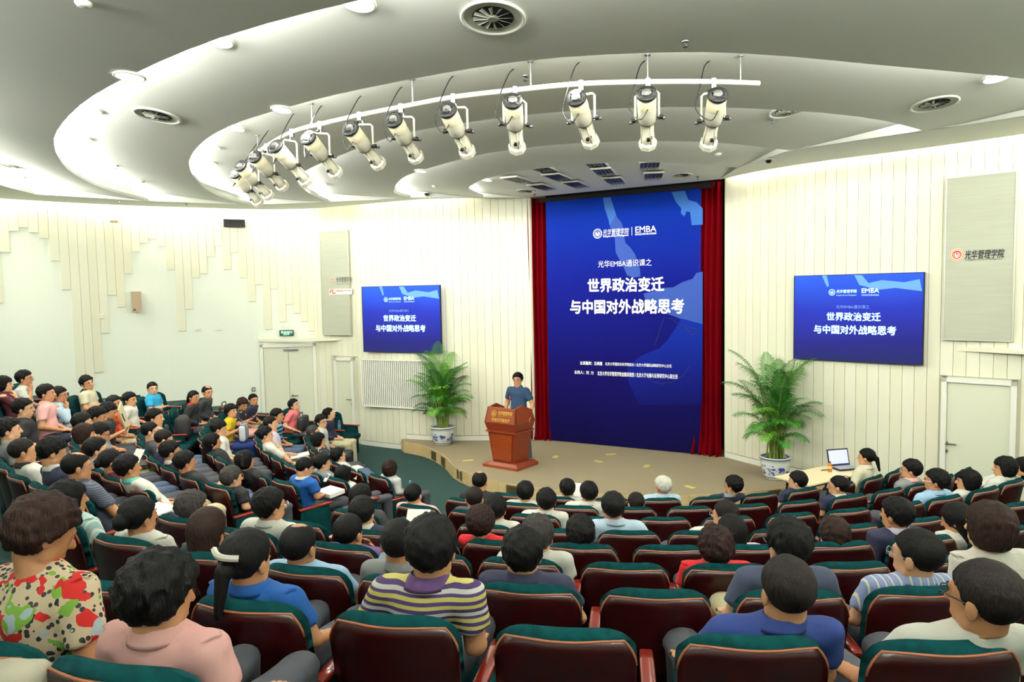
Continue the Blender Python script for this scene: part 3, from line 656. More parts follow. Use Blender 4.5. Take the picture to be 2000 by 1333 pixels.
# projection screens
def screen(pa, pb, pt, pbm, label, T0):
    fr = clear_frame(pa, pb); fr.o = fr.o+fr.n*.06
    u0, zt = fr.uz(pa, pt); u1, zb = fr.uz(pb, pbm); zb2 = fr.uz(pa, pbm)[1]
    r = thing('projection_screen', label, 'screen', fr.p((u0+u1)/2, zb), 0)
    ms = zgrad('screen_picture', [(0, srgb(34, 38, 74)), (.3, srgb(34, 34, 112)), (.65, srgb(38, 48, 160)), (1, srgb(44, 84, 204))], zb, zt+.2, .6, emit=.3, cloud=.12)
    mb = MB(); fr.slab(mb, u0, u1, zb, zt, 0, .02); hang(mb.build('picture', ms, None), r)
    mb = MB(); e = .008; fr.slab(mb, u0-e, u1+e, zt, zt+e, -.02, .025); fr.slab(mb, u0-e, u1+e, zb-e, zb, -.02, .03); fr.slab(mb, u0-e, u0, zb, zt, -.02, .03); fr.slab(mb, u1, u1+e, zb, zt, -.02, .03)
    hang(mb.build('screen_frame', M['dark'], None), r)
    ml = mat('projected_light_blue', srgb(86, 140, 234), .6, emit=(srgb(86, 140, 234), .45)); mw = mat('projected_pale', srgb(176, 222, 248), .6, emit=(srgb(186, 226, 250), .75)); md = mat('projected_soft', srgb(112, 150, 226), .6, emit=(srgb(112, 150, 226), .4))
    w, h = u1-u0, zt-zb; P = lambda a, b: (u0+a*w, zb+b*h)
    for l in ([(.23, 1), (.27, 1), (.29, .88), (.275, .86), (.25, .94)], [(.49, .995), (.55, .99), (.6, .9), (.7, .93), (.86, .9), (.97, .93), (.99, .8), (.8, .84), (.66, .82), (.58, .86), (.53, .88)]):
        mb = MB(); fr.poly(mb, [P(*q) for q in l], .0205, .022); hang(mb.build('projected_shape', ml, None), r)
    tx = lambda s, a, b, c, d, m=mw, **kw: text_on(fr, s, u0+a*w, u0+b*w, zb+c*h, zb+d*h, .024, m, r, **kw)
    cx, cy = proj(fr.p(*P(.315, .80)))[:2]; rp_ = abs(proj(fr.p(*P(.315, .838)))[1]-cy); seal(fr, r, cx, cy, rp_, mw, k=.024)
    tx('光华管理学院', .35, .51, .79, .83, bold=1, italic=.1); tx('Guanghua School of Management', .35, .51, .755, .772); tx('EMBA', .55, .68, .79, .84, bold=2); tx('GSM EXECUTIVE MBA PROGRAM', .55, .68, .755, .772)
    tx('光华EMBA通识课之', .35, .61, .61, .65, md); tx('世界政治变迁', .275, .695, .47, .565, bold=2); tx('与中国对外战略思考', .17, .81, .315, .415, bold=2)
    return r
screen(708, 863, 561, 690, 'blue projection screen on the wall above the grille, left of the stage', 0)
screen(1553, 1802, 540, 713, 'large blue projection screen on the wall right of the stage', 0)
# grey acoustic panels with logos
def gpanel(pa, pb, pt, pbm, label):
    fr = clear_frame(pa, pb); fr.o = fr.o+fr.n*.03; um, zt = fr.uz((pa+pb)/2, pt); zb = fr.uz((pa+pb)/2, pbm)[1]
    r = thing('acoustic_panel', label, 'panel', fr.p(fr.w/2, zb), 0); mb = MB(); fr.slab(mb, 0, fr.w, zb, zt, -.02, .05); hang(mb.build('panel_fabric', M['grey'], None), r)
    mb = MB(); e = .018
    for q in ((-e, fr.w+e, zt, zt+e), (-e, fr.w+e, zb-e, zb), (-e, 0, zb, zt), (fr.w, fr.w+e, zb, zt)): fr.slab(mb, *q, -.02, .056)
    hang(mb.build('panel_frame', mat('aluminium_trim', srgb(196, 196, 180), .4, .6), None), r)
    fr.o = fr.o+fr.n*.052; return fr, r
fr, r = gpanel(637, 690, 452, 654, 'tall narrow grey fabric panel with two signs, left of the left screen')
seal(fr, r, 649.5, 548, 4.6, M['red'], M['cardp'], k=.006); T(fr, r, '光华管理学院', 656, 687, 541, 552, M['ink'], k=.004, italic=.1); T(fr, r, 'Guanghua School of Management', 657, 686, 554, 556, M['ink'], k=.004)
mb = MB(); (ua, za), (ub, zb) = fr.uz(643, 565), fr.uz(688, 575); fr.slab(mb, ua, ub, zb, za, 0, .006); hang(mb.build('sign_board', M['paper'], None), r)
T(fr, r, 'Alibaba Group', 656, 686, 566.5, 570.5, mat('orange_lettering', srgb(222, 92, 40), .6), k=.009, bold=2)
mb = MB(); mb.tube([fr.p(*fr.uz(x, y), .01) for x, y in ((645, 573), (646, 568), (650, 566), (652, 568), (649, 571), (652, 574), (656, 572))], .012, 5); hang(mb.build('sign_swirl', mat('orange_swirl', srgb(222, 82, 30), .6), None), r)
fr, r = gpanel(1845, 1977, 344, 664, 'tall wide grey fabric panel with a red seal, right of the right screen')
seal(fr, r, 1869, 498, 11.5, M['red'], M['cardp'], k=.006); T(fr, r, '光华管理学院', 1884, 1960, 488, 505, M['ink'], k=.004, italic=.12, bold=1); T(fr, r, 'Guanghua School of Management', 1885, 1958, 505, 509, M['ink'], k=.004)
# ventilation grille of slim vertical slats, left wall
fr = clear_frame(713, 866); fr.o = fr.o+fr.n*.04; zt = fr.uz(790, 703)[1]; zb = fr.uz(790, 798)[1]
r = thing('wall_grille', 'wide white grille of slim vertical slats behind the left palm', 'grille', fr.p(fr.w/2, zb), 0)
mb = MB(); e = .03
for q in ((0, fr.w, zt-e, zt), (0, fr.w, zb, zb+e), (0, e, zb, zt), (fr.w-e, fr.w, zb, zt)): fr.slab(mb, *q, 0, .05)
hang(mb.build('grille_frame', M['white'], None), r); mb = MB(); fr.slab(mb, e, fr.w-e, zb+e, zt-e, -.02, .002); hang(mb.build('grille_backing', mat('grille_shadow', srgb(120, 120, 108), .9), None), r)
n = int(fr.w/.052); me = None
for i in range(n):
    mb = MB(); u = e+(fr.w-2*e)*(i+.5)/n; fr.slab(mb, u-.013, u+.013, zb+e, zt-e, .004, .036); hang(mb.build('slat', M['white'], None), r)
# exit sign, speaker, switches, dark monitor on the left wall
def wallbox(name, pa, pb, pt, pbm, k0, k1, m, label, cat, r=.0):
    fr = clear_frame(pa, pb); zt = fr.uz((pa+pb)/2, pt)[1]; zb = fr.uz((pa+pb)/2, pbm)[1]
    t = thing(name, label, cat, fr.p(fr.w/2, zb, k0), 0); mb = MB(); fr.slab(mb, 0, fr.w, zb, zt, k0, k1); return fr, t, mb, zb, zt
fr, t, mb, zb, zt = wallbox('exit_sign', 548, 575, 645, 656, .03, .08, 0, 'small glowing green exit sign above the white double door', 'sign')
hang(mb.build('sign_case', M['black'], None), t); mg = mat('exit_green', srgb(10, 60, 44), .5, emit=(srgb(10, 90, 60), .3)); mt = mat('exit_text', srgb(170, 240, 200), .5, emit=(srgb(170, 250, 205), 1.2))
mb = MB(); fr.slab(mb, .01, fr.w-.01, zb+.01, zt-.01, .08, .083); hang(mb.build('sign_face', mg, None), t)
text_on(fr, '安全出口', fr.w*.12, fr.w*.9, zb+(zt-zb)*.45, zb+(zt-zb)*.86, .087, mt, t, bold=2); text_on(fr, 'EXIT', fr.w*.3, fr.w*.72, zb+(zt-zb)*.14, zb+(zt-zb)*.36, .087, mt, t, bold=2)
fr, t, mb, zb, zt = wallbox('wall_speaker', 260, 277, 570, 609, .12, .3, 0, 'beige loudspeaker box tilted on the white left wall', 'loudspeaker')
hang(mb.build('speaker_case', mat('speaker_beige', srgb(186, 162, 132), .6), None), t); mb = MB(); fr.slab(mb, fr.w*.08, fr.w*.35, zb+.03, zb+.06, .3, .304); hang(mb.build('speaker_badge', M['ink'], None), t)
mb = MB(); mb.tube([fr.p(fr.w/2, zb+.1, 0), fr.p(fr.w/2, zb+.06, .1), fr.p(fr.w/2, zb, .2)], .02); hang(mb.build('bracket', M['white'], None), t)
for pa, pb, pt, pbm, lb in ((197, 206, 613, 622, 'square white wall plate on a hanging cream plank left of the loudspeaker'), (381, 389, 639, 646, 'small white wall plate right of the loudspeaker'), (423, 431, 638, 645, 'small white socket plate furthest right on the left wall'), (487, 493, 757, 765, 'small grey keypad on the wall left of the double door')):
    fr, t, mb, zb, zt = wallbox('wall_plate', pa, pb, pt, pbm, .025, .04, 0, lb, 'wall plate'); hang(mb.build('plate', M['white'] if pa < 480 else M['steel'], None), t)
    mb = MB(); fr.slab(mb, fr.w*.3, fr.w*.7, zb+(zt-zb)*.3, zb+(zt-zb)*.7, .04, .046); hang(mb.build('rocker', M['panel'], None), t)
fr, t, mb, zb, zt = wallbox('wall_monitor', 446, 487, 430, 445, .05, .12, 0, 'small black display box high on the bright left wall', 'monitor')
hang(mb.build('monitor_case', M['black'], None), t); mb = MB(); fr.slab(mb, .015, fr.w-.015, zb+.015, zt-.015, .12, .123); hang(mb.build('display', mat('dark_display', srgb(10, 10, 18), .25), None), t)
fr, t, mb, zb, zt = wallbox('wall_sensor', 227, 241, 432, 436, .05, .12, 0, 'small pale disc sensor high on the white left wall', 'sensor')
hang(mb.build('sensor_body', mat('sensor_olive', srgb(168, 160, 112), .6), None), t)

# ------------------------------------------------------------------ lectern
LX = Vector((.64, -.47, 0)).normalized(); LN = Vector((-.47, -.64, 0)).normalized()     # width direction, front normal
LC = (Vector((-.494, 13.2, 0))+Vector((.353, 13.373, 0)))/2
lec = thing('lectern', 'flared cherry wood lectern with gold lettering at the stage front', 'lectern', (LC.x, LC.y, .25), math.atan2(LX.y, LX.x))
def taper(w0, d0, z0, w1, d1, z1, y1=0): # frustum in local coords; front is -y
    return [(-w0/2, -d0/2, z0), (w0/2, -d0/2, z0), (w0/2, d0/2, z0), (-w0/2, d0/2, z0), (-w1/2, -d1/2+y1, z1), (w1/2, -d1/2+y1, z1), (w1/2, d1/2, z1), (-w1/2, d1/2, z1)]
CF = [(3, 2, 1, 0), (4, 5, 6, 7), (0, 1, 5, 4), (1, 2, 6, 5), (2, 3, 7, 6), (3, 0, 4, 7)]
mb = MB(); mb.add(taper(.80, .68, 0, .80, .68, .05), CF); mb.add(taper(.80, .68, .05, .66, .56, .1), CF); mb.build('plinth', M['redwood'], lec)
mb = MB(); mb.add(taper(.48, .44, .1, .62, .54, .66), CF); mb.build('body', M['redwoodd'], lec)
mb = MB(); mb.add(taper(.55, .03, .16, .5, .03, .6), CF[:0]); fz = [(-.2, -.2505, .14), (.2, -.2505, .14), (.245, -.2765, .62), (-.245, -.2765, .62)]
mb.add(fz+[(p[0], p[1]+.02, p[2]) for p in fz], [(0, 1, 2, 3), (4, 7, 6, 5), (0, 4, 5, 1), (1, 5, 6, 2), (2, 6, 7, 3), (3, 7, 4, 0)]); mb.build('front_panel', M['redwood'], lec)
mb = MB(); mb.add(taper(.69, .6, .66, .69, .6, .685), CF); mb.build('ledge', M['redwood'], lec)
mb = MB(); mb.add(taper(.64, .55, .685, .72, .62, .84), CF); mb.build('upper_body', M['redwoodd'], lec)
mb = MB(); w0, w1 = .72, .64
vt = [(-w0/2, -.31, .84), (w0/2, -.31, .84), (w1/2, -.25, 1.12), (-w1/2, -.25, 1.12)]
mb.add(vt+[(p[0], p[1]+.03, p[2]) for p in vt], [(0, 1, 2, 3), (4, 7, 6, 5), (0, 4, 5, 1), (1, 5, 6, 2), (2, 6, 7, 3), (3, 7, 4, 0)]); mb.build('fascia', M['redwood'], lec)
for sx in (-1, 1):
    mb = MB(); pts = [(-.31, .84), (.31, .84), (.26, 1.05), (-.02, 1.16), (-.25, 1.12)]; xs = lambda z: (w0/2+(w1/2-w0/2)*(z-.84)/.28)*sx
    n = 5; v = [(xs(z), y, z) for y, z in pts]+[(xs(z)-.03*sx, y, z) for y, z in pts]
    mb.add(v, [tuple(range(n)), tuple(range(2*n-1, n-1, -1))]+[(i, i+n, (i+1) % n+n, (i+1) % n) for i in range(n)]); mb.build('side_panel', M['redwood'], lec)
mb = MB(); mb.add([(-.3, -.26, 1.02), (.3, -.26, 1.02), (.32, .28, .93), (-.32, .28, .93), (-.3, -.26, 1.0), (.3, -.26, 1.0), (.32, .28, .91), (-.32, .28, .91)], CF); mb.build('reading_top', M['redwood'], lec)
mb = MB(); mb.tube([(.1, -.1, .99), (.1, -.12, 1.12), (.09, -.1, 1.3)], .006, 6); g = mb.build('microphone_stem', M['steel'], lec)
mb = MB(); mb.tube([(.09, -.1, 1.28), (.088, -.098, 1.33)], .012, 8); mb.build('microphone_tip', mat('red_ring', srgb(200, 60, 70), .5), lec)
lf = Frame(Vector((LC.x, LC.y, 0))-LX*.33+LN*.285, Vector((LC.x, LC.y, 0))+LX*.33+LN*.285)
bpy.context.view_layer.update()
o3 = lf.o
def lect_text(s, u0, u1, z0, z1, **kw):
    o = text_on(lf, s, u0, u1, z0, z1, .012, M['gold'], lec, **kw)
    # lay the letters on the sloping fascia
    n3 = np.array(lf.n); co = np.zeros(len(o.data.vertices)*3); o.data.vertices.foreach_get('co', co); co = co.reshape(-1, 3); co -= n3*((co[:, 2:3]-.25-.98)*.214); o.data.vertices.foreach_set('co', co.ravel()); o.data.update(); return o
lect_text('光华管理学院', .28, .6, 1.245, 1.315, bold=1, italic=.1); lect_text('Guanghua School of Management', .28, .58, 1.215, 1.232); lect_text('阿里巴巴报告厅', .15, .56, 1.12, 1.185, bold=1)
sl = seal(lf, lec, *proj(lf.p(.19, 1.265, .012))[:2], 6.2, M['gold'], k=.012)
co = np.zeros(len(sl.data.vertices)*3); sl.data.vertices.foreach_get('co', co); co = co.reshape(-1, 3); co -= np.array(lf.n)*((co[:, 2:3]-.25-.98)*.214); sl.data.vertices.foreach_set('co', co.ravel())

# ------------------------------------------------------------------ potted palms
def blue_china():
    m = mat('blue_and_white_porcelain', srgb(214, 222, 216), .2, coat=.6); nt = m.node_tree; b = nt.nodes['Principled BSDF']
    tc = nt.nodes.new('ShaderNodeTexCoord'); sx = nt.nodes.new('ShaderNodeSeparateXYZ'); nt.links.new(tc.outputs['Object'], sx.inputs[0])
    rp = nt.nodes.new('ShaderNodeValToRGB'); cr = rp.color_ramp; cr.interpolation = 'CONSTANT'
    st = [(0, 0), (.1, 1), (.13, 0), (.22, .5), (.62, 0), (.84, 1), (.89, 0), (.97, 0)]
    while len(cr.elements) < len(st): cr.elements.new(.5)
    for e, (p, c) in zip(cr.elements, st): e.position = p; e.color = (c, c, c, 1)
    mr = nt.nodes.new('ShaderNodeMapRange'); mr.inputs['From Max'].default_value = .42; nt.links.new(sx.outputs['Z'], mr.inputs[0]); nt.links.new(mr.outputs[0], rp.inputs[0])
    nz = nt.nodes.new('ShaderNodeTexNoise'); nz.inputs['Scale'].default_value = 8; nz.inputs['Detail'].default_value = 7; nz.inputs['Roughness'].default_value = .7; nt.links.new(tc.outputs['Object'], nz.inputs['Vector'])
    gt = nt.nodes.new('ShaderNodeMath'); gt.operation = 'GREATER_THAN'; gt.inputs[1].default_value = .53; nt.links.new(nz.outputs[0], gt.inputs[0])
    ml = nt.nodes.new('ShaderNodeMath'); ml.operation = 'MULTIPLY_ADD'   # band>=.75 or (band .5 and noise)
    ml.inputs[1].default_value = .5; nt.links.new(gt.outputs[0], ml.inputs[0]); nt.links.new(rp.outputs[0], ml.inputs[2])
    g2 = nt.nodes.new('ShaderNodeMath'); g2.operation = 'GREATER_THAN'; g2.inputs[1].default_value = .75; nt.links.new(ml.outputs[0], g2.inputs[0])
    mx = nt.nodes.new('ShaderNodeMix'); mx.data_type = 'RGBA'; mx.inputs[6].default_value = srgb(216, 222, 214); mx.inputs[7].default_value = srgb(62, 76, 156)
    nt.links.new(g2.outputs[0], mx.inputs[0]); nt.links.new(mx.outputs[2], b.inputs['Base Color']); return m
M['china'] = blue_china()
M['leafd'] = mat('palm_leaf_dark', srgb(28, 86, 26), .5); M['leafl'] = mat('palm_leaf_light', srgb(96, 156, 38), .5); M['leafm'] = mat('palm_leaf_mid', srgb(54, 124, 32), .5)
M['stem'] = mat('palm_stem', srgb(120, 138, 60), .5); M['soil'] = mat('dark_soil', srgb(52, 42, 30), .95)
def keep_off_wall(mb, loc, path):
    P = np.array([[*path.at(s)[0][:2], *path.at(s)[2][:2]] for s in np.arange(0, 7.5, .06)]); V = np.array(mb.v); W_ = V[:, :2]+np.array(loc[:2])
    k = ((W_[:, None, :]-P[None, :, :2])**2).sum(-1).argmin(1); n = P[k, 2:]; d = ((W_-P[k, :2])*n).sum(1); push = np.maximum(0, .09-d)
    V[:, :2] += n*push[:, None]; V[:, 2] += .0; mb.v = [tuple(q) for q in V]
def palm(loc, rpot, H, seed, label, plabel, path):
    rd = random.Random(seed); hp = .42*rpot/.27
    pot = thing('flower_pot', plabel, 'pot', loc); mb = MB(); s = rpot/.27
    prof = [(.165, 0), (.18, .01), (.215, .09), (.25, .2), (.262, .31), (.256, .37), (.285, .385), (.288, .415), (.25, .42), (.24, .36)]
    mb.lathe([(a*s, b*s) for a, b in prof], 40); mb.add([(0, 0, .005)], []); mb.lathe([(0.001, 0), (.165*s, 0)], 40); mb.build('pot_body', M['china'], pot, smooth=True)
    mb = MB(); mb.lathe([(0.001, .355*s), (.245*s, .35*s)], 30); mb.build('soil', M['soil'], pot)
    pl = thing('areca_palm', label, 'plant', (loc[0], loc[1], loc[2]+.35*s))
    nf = 46
    for i in range(nf):
        a = 2*math.pi*i*.382+rd.uniform(-.3, .3); t = (i+.5)/nf
        L = H*(.62+.5*t)*rd.uniform(.85, 1.1)*.62; bend = 1.5-1.0*t+rd.uniform(-.15, .15); stemh = H*(.16+.5*t)*rd.uniform(.8, 1.1)
        b0 = Vector((rd.uniform(-.12, .12), rd.uniform(-.12, .12), 0)); d = Vector((math.cos(a), math.sin(a), 0)); side = Vector((-d.y, d.x, 0))
        out = .08+.1*(1-t); P = []
        for k in range(6): q = k/5; P.append(b0+d*out*q*q*stemh*1.4+Vector((0, 0, stemh*q)))
        ang = math.radians(80-(1-t)*30); p = P[-1].copy(); R_ = []; seg = 11
        for k in range(seg+1):
            R_.append(p.copy()); p = p+(d*math.cos(ang)+Vector((0, 0, math.sin(ang))))*(L/seg); ang -= bend*1.5/seg*(.5+k/seg)
        mb = MB(); mb.tube(P+R_[1:], .008, 5, 0, taper=[.015-.007*k/5 for k in range(6)]+[.006*(1-k/seg)+.0015 for k in range(1, seg+1)])
        nl = 38
        for k in range(nl):
            q = .06+.94*k/(nl-1); x = q*seg; j = min(seg-1, int(x)); c = R_[j].lerp(R_[j+1], x-j); tan = (R_[j+1]-R_[j]).normalized(); upn = side.cross(tan).normalized()
            if upn.z < 0: upn = -upn
            ll = L*.42*math.sin(math.pi*(.18+.78*q))**.8*rd.uniform(.85, 1.1)
            for sg in (-1, 1):
                dr = (side*sg*.8+tan*(.55+.5*q)+upn*(.22-.1*q)).normalized(); wv = tan.cross(dr).cross(dr).normalized()*.0058
                m_ = c+dr*ll*.5; e = c+dr*ll-Vector((0, 0, ll*.42)); mb.add([tuple(c-wv*.4), tuple(c+wv*.4), tuple(m_+wv), tuple(m_-wv), tuple(e)], [(0, 1, 2, 3), (3, 2, 4)], 1)
        keep_off_wall(mb, loc, path)
        mb.build('frond', [M['stem'], rd.choice([M['leafd'], M['leafm'], M['leafm'], M['leafl']])], pl)
    return pl
def onstage(px, py): p = bp(px, py, .252); return (p.x, p.y, .252)
p = onstage(865, 868); palm((p[0], p[1]-.02, .252), .258, 1.38, 3, 'bushy green palm growing in the left pot beside the lectern', 'blue and white china pot under the left palm', PL)
p = onstage(1513, 936); palm((p[0]+.02, p[1]+.03, .252), .25, 1.5, 8, 'bushy green palm growing in the right pot near the laptop table', 'blue and white china pot under the right palm', PR)
# ------------------------------------------------------------------ auditorium seats
def seat_meshes():
    # curved plywood shell; slot 1 is the pale ply edge
    mb = MB(); nu, nv = 12, 14; fr_, bk_ = [], []
    def shell(u, v, k):
        z = .33+.583*v; hw = .246+.012*v
        if v > .82: hw *= math.sqrt(max(0, 1-((v-.82)/.18)**2*.32))
        x = hw*u; y = .105*(1-v)-.058*(1-u*u)+k; dz = -.012*(abs(u)**4)*(v > .8)
        return (x, y, z+dz)
    for k in (0, .016):
        for i in range(nv+1):
            for j in range(nu+1): fr_.append(shell(-1+2*j/nu, i/nv, k))
    m = nu+1; o = (nv+1)*m; f = []; mi = []
    for i in range(nv):
        for j in range(nu):
            a = i*m+j; f.append((a, a+1, a+m+1, a+m)); mi.append(0); f.append((o+a, o+a+m, o+a+m+1, o+a+1)); mi.append(0)
    for j in range(nu):
        a = nv*m+j; f.append((a, a+1, o+a+1, o+a)); mi.append(1); f.append((j+1, j, o+j, o+j+1)); mi.append(0)
    for i in range(nv):
        a = i*m; f.append((a, a+m, o+a+m, o+a)); mi.append(0); a = i*m+nu; f.append((a+m, a, o+a, o+a+m)); mi.append(0)
    mb.v = fr_; mb.f = f; mb.m = mi; mb.n = len(fr_)
    me_shell = mb.mesh('back_shell', [M['mahog'], M['ply']], True)
    mb = MB(); ep = [shell(-1, v, .004) for v in (.84, .89, .93, .965)]+[shell(-1+2*j/12, 1, .004) for j in range(13)]+[shell(1, v, .004) for v in (.965, .93, .89, .84)]; mb.tube(ep, .0052, 6); me_edge = mb.mesh('ply_edge', M['ply'], True)
    # padded back: follows the shell, bulges forward, rolls over the top
    mb = MB(); v = []; nu, nv = 16, 16
    for side in (0, 1):
        for i in range(nv+1):
            for j in range(nu+1):
                U, V = -1+2*j/nu, i/nv; V = V**.8 if side else V
                z = .44+.51*V; e = 1-max(0, (V-.8)/.2)**2.4*.22; hw = .258*e
                x = hw*math.sin(U*math.pi/2)*1.0 if abs(U) > .999 else hw*math.copysign(abs(U)**.85, U)
                ed = (1-abs(U)**6)*(1-max(0, (V-.8)/.2)**3); ed2 = (1-abs(U)**8)*(1-max(0, (V-.86)/.14)**4)
                y0 = .105*(1-(z-.33)/.583)-.058*(1-(x/.258)**2)+.05
                y = y0+.065*ed+(.012*math.exp(-((V-.3)/.16)**2)*ed) if side else y0-.038*ed2
                zz = z-.028*(abs(U)**5)*max(0, (V-.7)/.3)
                if side: # tufting button
                    y -= .022*math.exp(-((x/.035)**2+((V-.42)/.06)**2))
                v.append((x, y, zz))
    m = nu+1; o = (nv+1)*m; f = []
    for i in range(nv):
        for j in range(nu):
            a = i*m+j; f.append((a, a+m, a+m+1, a+1) if 0 else (a, a+1, a+m+1, a+m)); f.append((o+a, o+a+m, o+a+m+1, o+a+1))
    for j in range(nu):
        a = nv*m+j; f.append((a, a+1, o+a+1, o+a)); f.append((j+1, j, o+j, o+j+1))
    for i in range(nv):
        a = i*m; f.append((a, a+m, o+a+m, o+a)); a = i*m+nu; f.append((a+m, a, o+a, o+a+m))
    mb.add(v, f); me_pad = mb.mesh('back_cushion', M['velvet'], True)
    mb = MB(); mb.rbox((0, .31, .43), (.5, .5, .11), .05, 5); me_seat = mb.mesh('seat_cushion', M['velvet'], True)
    mb = MB(); mb.rbox((0, .3, .365), (.47, .46, .03), .014, 3); me_pan = mb.mesh('seat_pan', [M['mahog']], True)
    mb = MB(); mb.rbox((0, .24, .31), (.05, .4, .6), .02, 3); me_side = mb.mesh('side_panel', M['velvet'], True)
    mb = MB(); mb.rbox((0, .25, .625), (.062, .46, .032), .014, 3); me_arm = mb.mesh('armrest', M['armw'], True)
    return me_shell, me_edge, me_pad, me_seat, me_pan, me_side, me_arm
SM = seat_meshes()
def seat_pos(r, th, R=None):
    R = R if R is not None else R_of(r, th); return Vector((CEN.x+R*math.sin(th), CEN.y-R*math.cos(th), tierz(r)))
def make_seat(label, loc, rz, first):
    t = thing('auditorium_seat', label, 'seat', loc, rz, 'green velvet auditorium seats')
    sh = link('back_shell', SM[0], t); link('ply_edge', SM[1], sh, label='pale orange ply edge'); link('back_cushion', SM[2], t); link('seat_cushion', SM[3], t); link('seat_pan', SM[4], t)
    for sx in ((1, -1) if first else (1,)):
        link('side_panel', SM[5], t, (sx*.305, 0, 0)); link('armrest', SM[6], t, (sx*.305, 0, 0))
    return t
SEATS = []
for blk, r, l in exec_seats:
    l = sorted(l)
    for i, (th, R) in enumerate(l):
        p = seat_pos(r, th, R); q = proj(p+Vector((0, 0, .9)))
        SEATS.append(dict(blk=blk, r=r, th=th, R=R, i=i, n=len(l), p=p, px=q[0], occ=None))
# ------------------------------------------------------------------ people: smooth distance fields turned into one continuous surface each
def _smin(a, b, k):
    h = np.clip(.5+.5*(b-a)/k, 0, 1); return b*(1-h)+a*h-k*h*(1-h)
def ell(P, c, r):
    q = (P-np.array(c))/np.array(r); k0 = np.sqrt((q*q).sum(-1)); q2 = (P-np.array(c))/(np.array(r)**2); k1 = np.sqrt((q2*q2).sum(-1))+1e-9
    return k0*(k0-1)/k1
def cap_(P, a, b, ra, rb):
    a = np.array(a, float); b = np.array(b, float); d = b-a; t = np.clip(((P-a)@d)/(d@d), 0, 1)
    return np.sqrt((((P-a)-t[..., None]*d)**2).sum(-1))-(ra+(rb-ra)*t)
def nets(xs, ys, zs, fn):
    X, Y, Z = np.meshgrid(xs, ys, zs, indexing='ij'); P = np.stack([X, Y, Z], -1); F = fn(P); S = F < 0
    nx, ny, nz = F.shape; acc = np.zeros((nx-1, ny-1, nz-1, 3)); cnt = np.zeros((nx-1, ny-1, nz-1))
    cor = [(i, j, k) for i in (0, 1) for j in (0, 1) for k in (0, 1)]
    def sl(A, c): return A[c[0]:c[0]+nx-1, c[1]:c[1]+ny-1, c[2]:c[2]+nz-1]
    for c in cor:
        for ax in range(3):
            if c[ax]: continue
            d = list(c); d[ax] = 1; fa, fb = sl(F, c), sl(F, d); m = sl(S, c) != sl(S, d)
            t = np.where(m, fa/(fa-fb+1e-12*(fa == fb)), 0)
            acc += np.where(m[..., None], sl(P, c)+(sl(P, d)-sl(P, c))*t[..., None], 0); cnt += m
    act = cnt > 0; idx = -np.ones(act.shape, int); idx[act] = np.arange(act.sum()); V = acc[act]/cnt[act][:, None]
    Q = []
    for ax in range(3):
        o = [0, 1, 2]; o.remove(ax); a, b = o
        s0 = [slice(1, -1)]*3; s0[ax] = slice(0, -1); s1 = [slice(1, -1)]*3; s1[ax] = slice(1, None)
        A, B = S[tuple(s0)], S[tuple(s1)]; m = A != B; I = np.argwhere(m); flip = A[m]
        I2 = I.copy(); I2[:, a] += 1; I2[:, b] += 1   # grid node index
        def cell(da, db): J = I2.copy(); J[:, a] -= da; J[:, b] -= db; return idx[J[:, 0], J[:, 1], J[:, 2]]
        q = np.stack([cell(1, 1), cell(0, 1), cell(0, 0), cell(1, 0)], 1)
        if ax == 1: flip = ~flip
        q[~flip] = q[~flip][:, ::-1]; Q.append(q)
    return V, np.concatenate(Q)
def np_mesh(name, V, Q, mats, smooth=True, mi=None):
    me = bpy.data.meshes.new(name); me.vertices.add(len(V)); me.vertices.foreach_set('co', np.ascontiguousarray(V, dtype=np.float32).ravel())
    n = len(Q); me.loops.add(n*4); me.loops.foreach_set('vertex_index', np.ascontiguousarray(Q, dtype=np.int32).ravel())
    me.polygons.add(n); me.polygons.foreach_set('loop_start', np.arange(0, n*4, 4, dtype=np.int32)); me.polygons.foreach_set('loop_total', np.full(n, 4, dtype=np.int32))
    for m in mats: me.materials.append(m)
    if mi is not None: me.polygons.foreach_set('material_index', mi.astype(np.int32))
    me.polygons.foreach_set('use_smooth', np.ones(n, bool)); me.update(calc_edges=True); return me
H0 = np.array([0, .19, 1.25])
def head_sdf(P):
    p = (P-H0)/1.06
    d = ell(p, (0, -.012, .035), (.078, .097, .088)); d = _smin(d, ell(p, (0, .022, -.03), (.063, .074, .094)), .03)
    d = _smin(d, ell(p, (0, .06, -.1), (.03, .026, .022)), .03)
    d = _smin(d, cap_(p, (-.05, .01, -.075), (.05, .01, -.075), .02, .02), .04)
    d = _smin(d, cap_(p, (0, .092, .012), (0, .112, -.026), .009, .014), .016)
    d = _smin(d, cap_(p, (-.032, .084, .024), (.032, .084, .024), .01, .01), .016)
    d = _smin(d, ell(p, (0, .088, -.064), (.026, .012, .012)), .012)
    for s in (-1, 1):
        e = ell(p, (s*.032, .106, .006), (.017, .016, .011)); d = -_smin(-d, e, .012)
        d = _smin(d, ell(p, (s*.083, -.012, -.012), (.011, .02, .034)), .008)
    return d*1.06
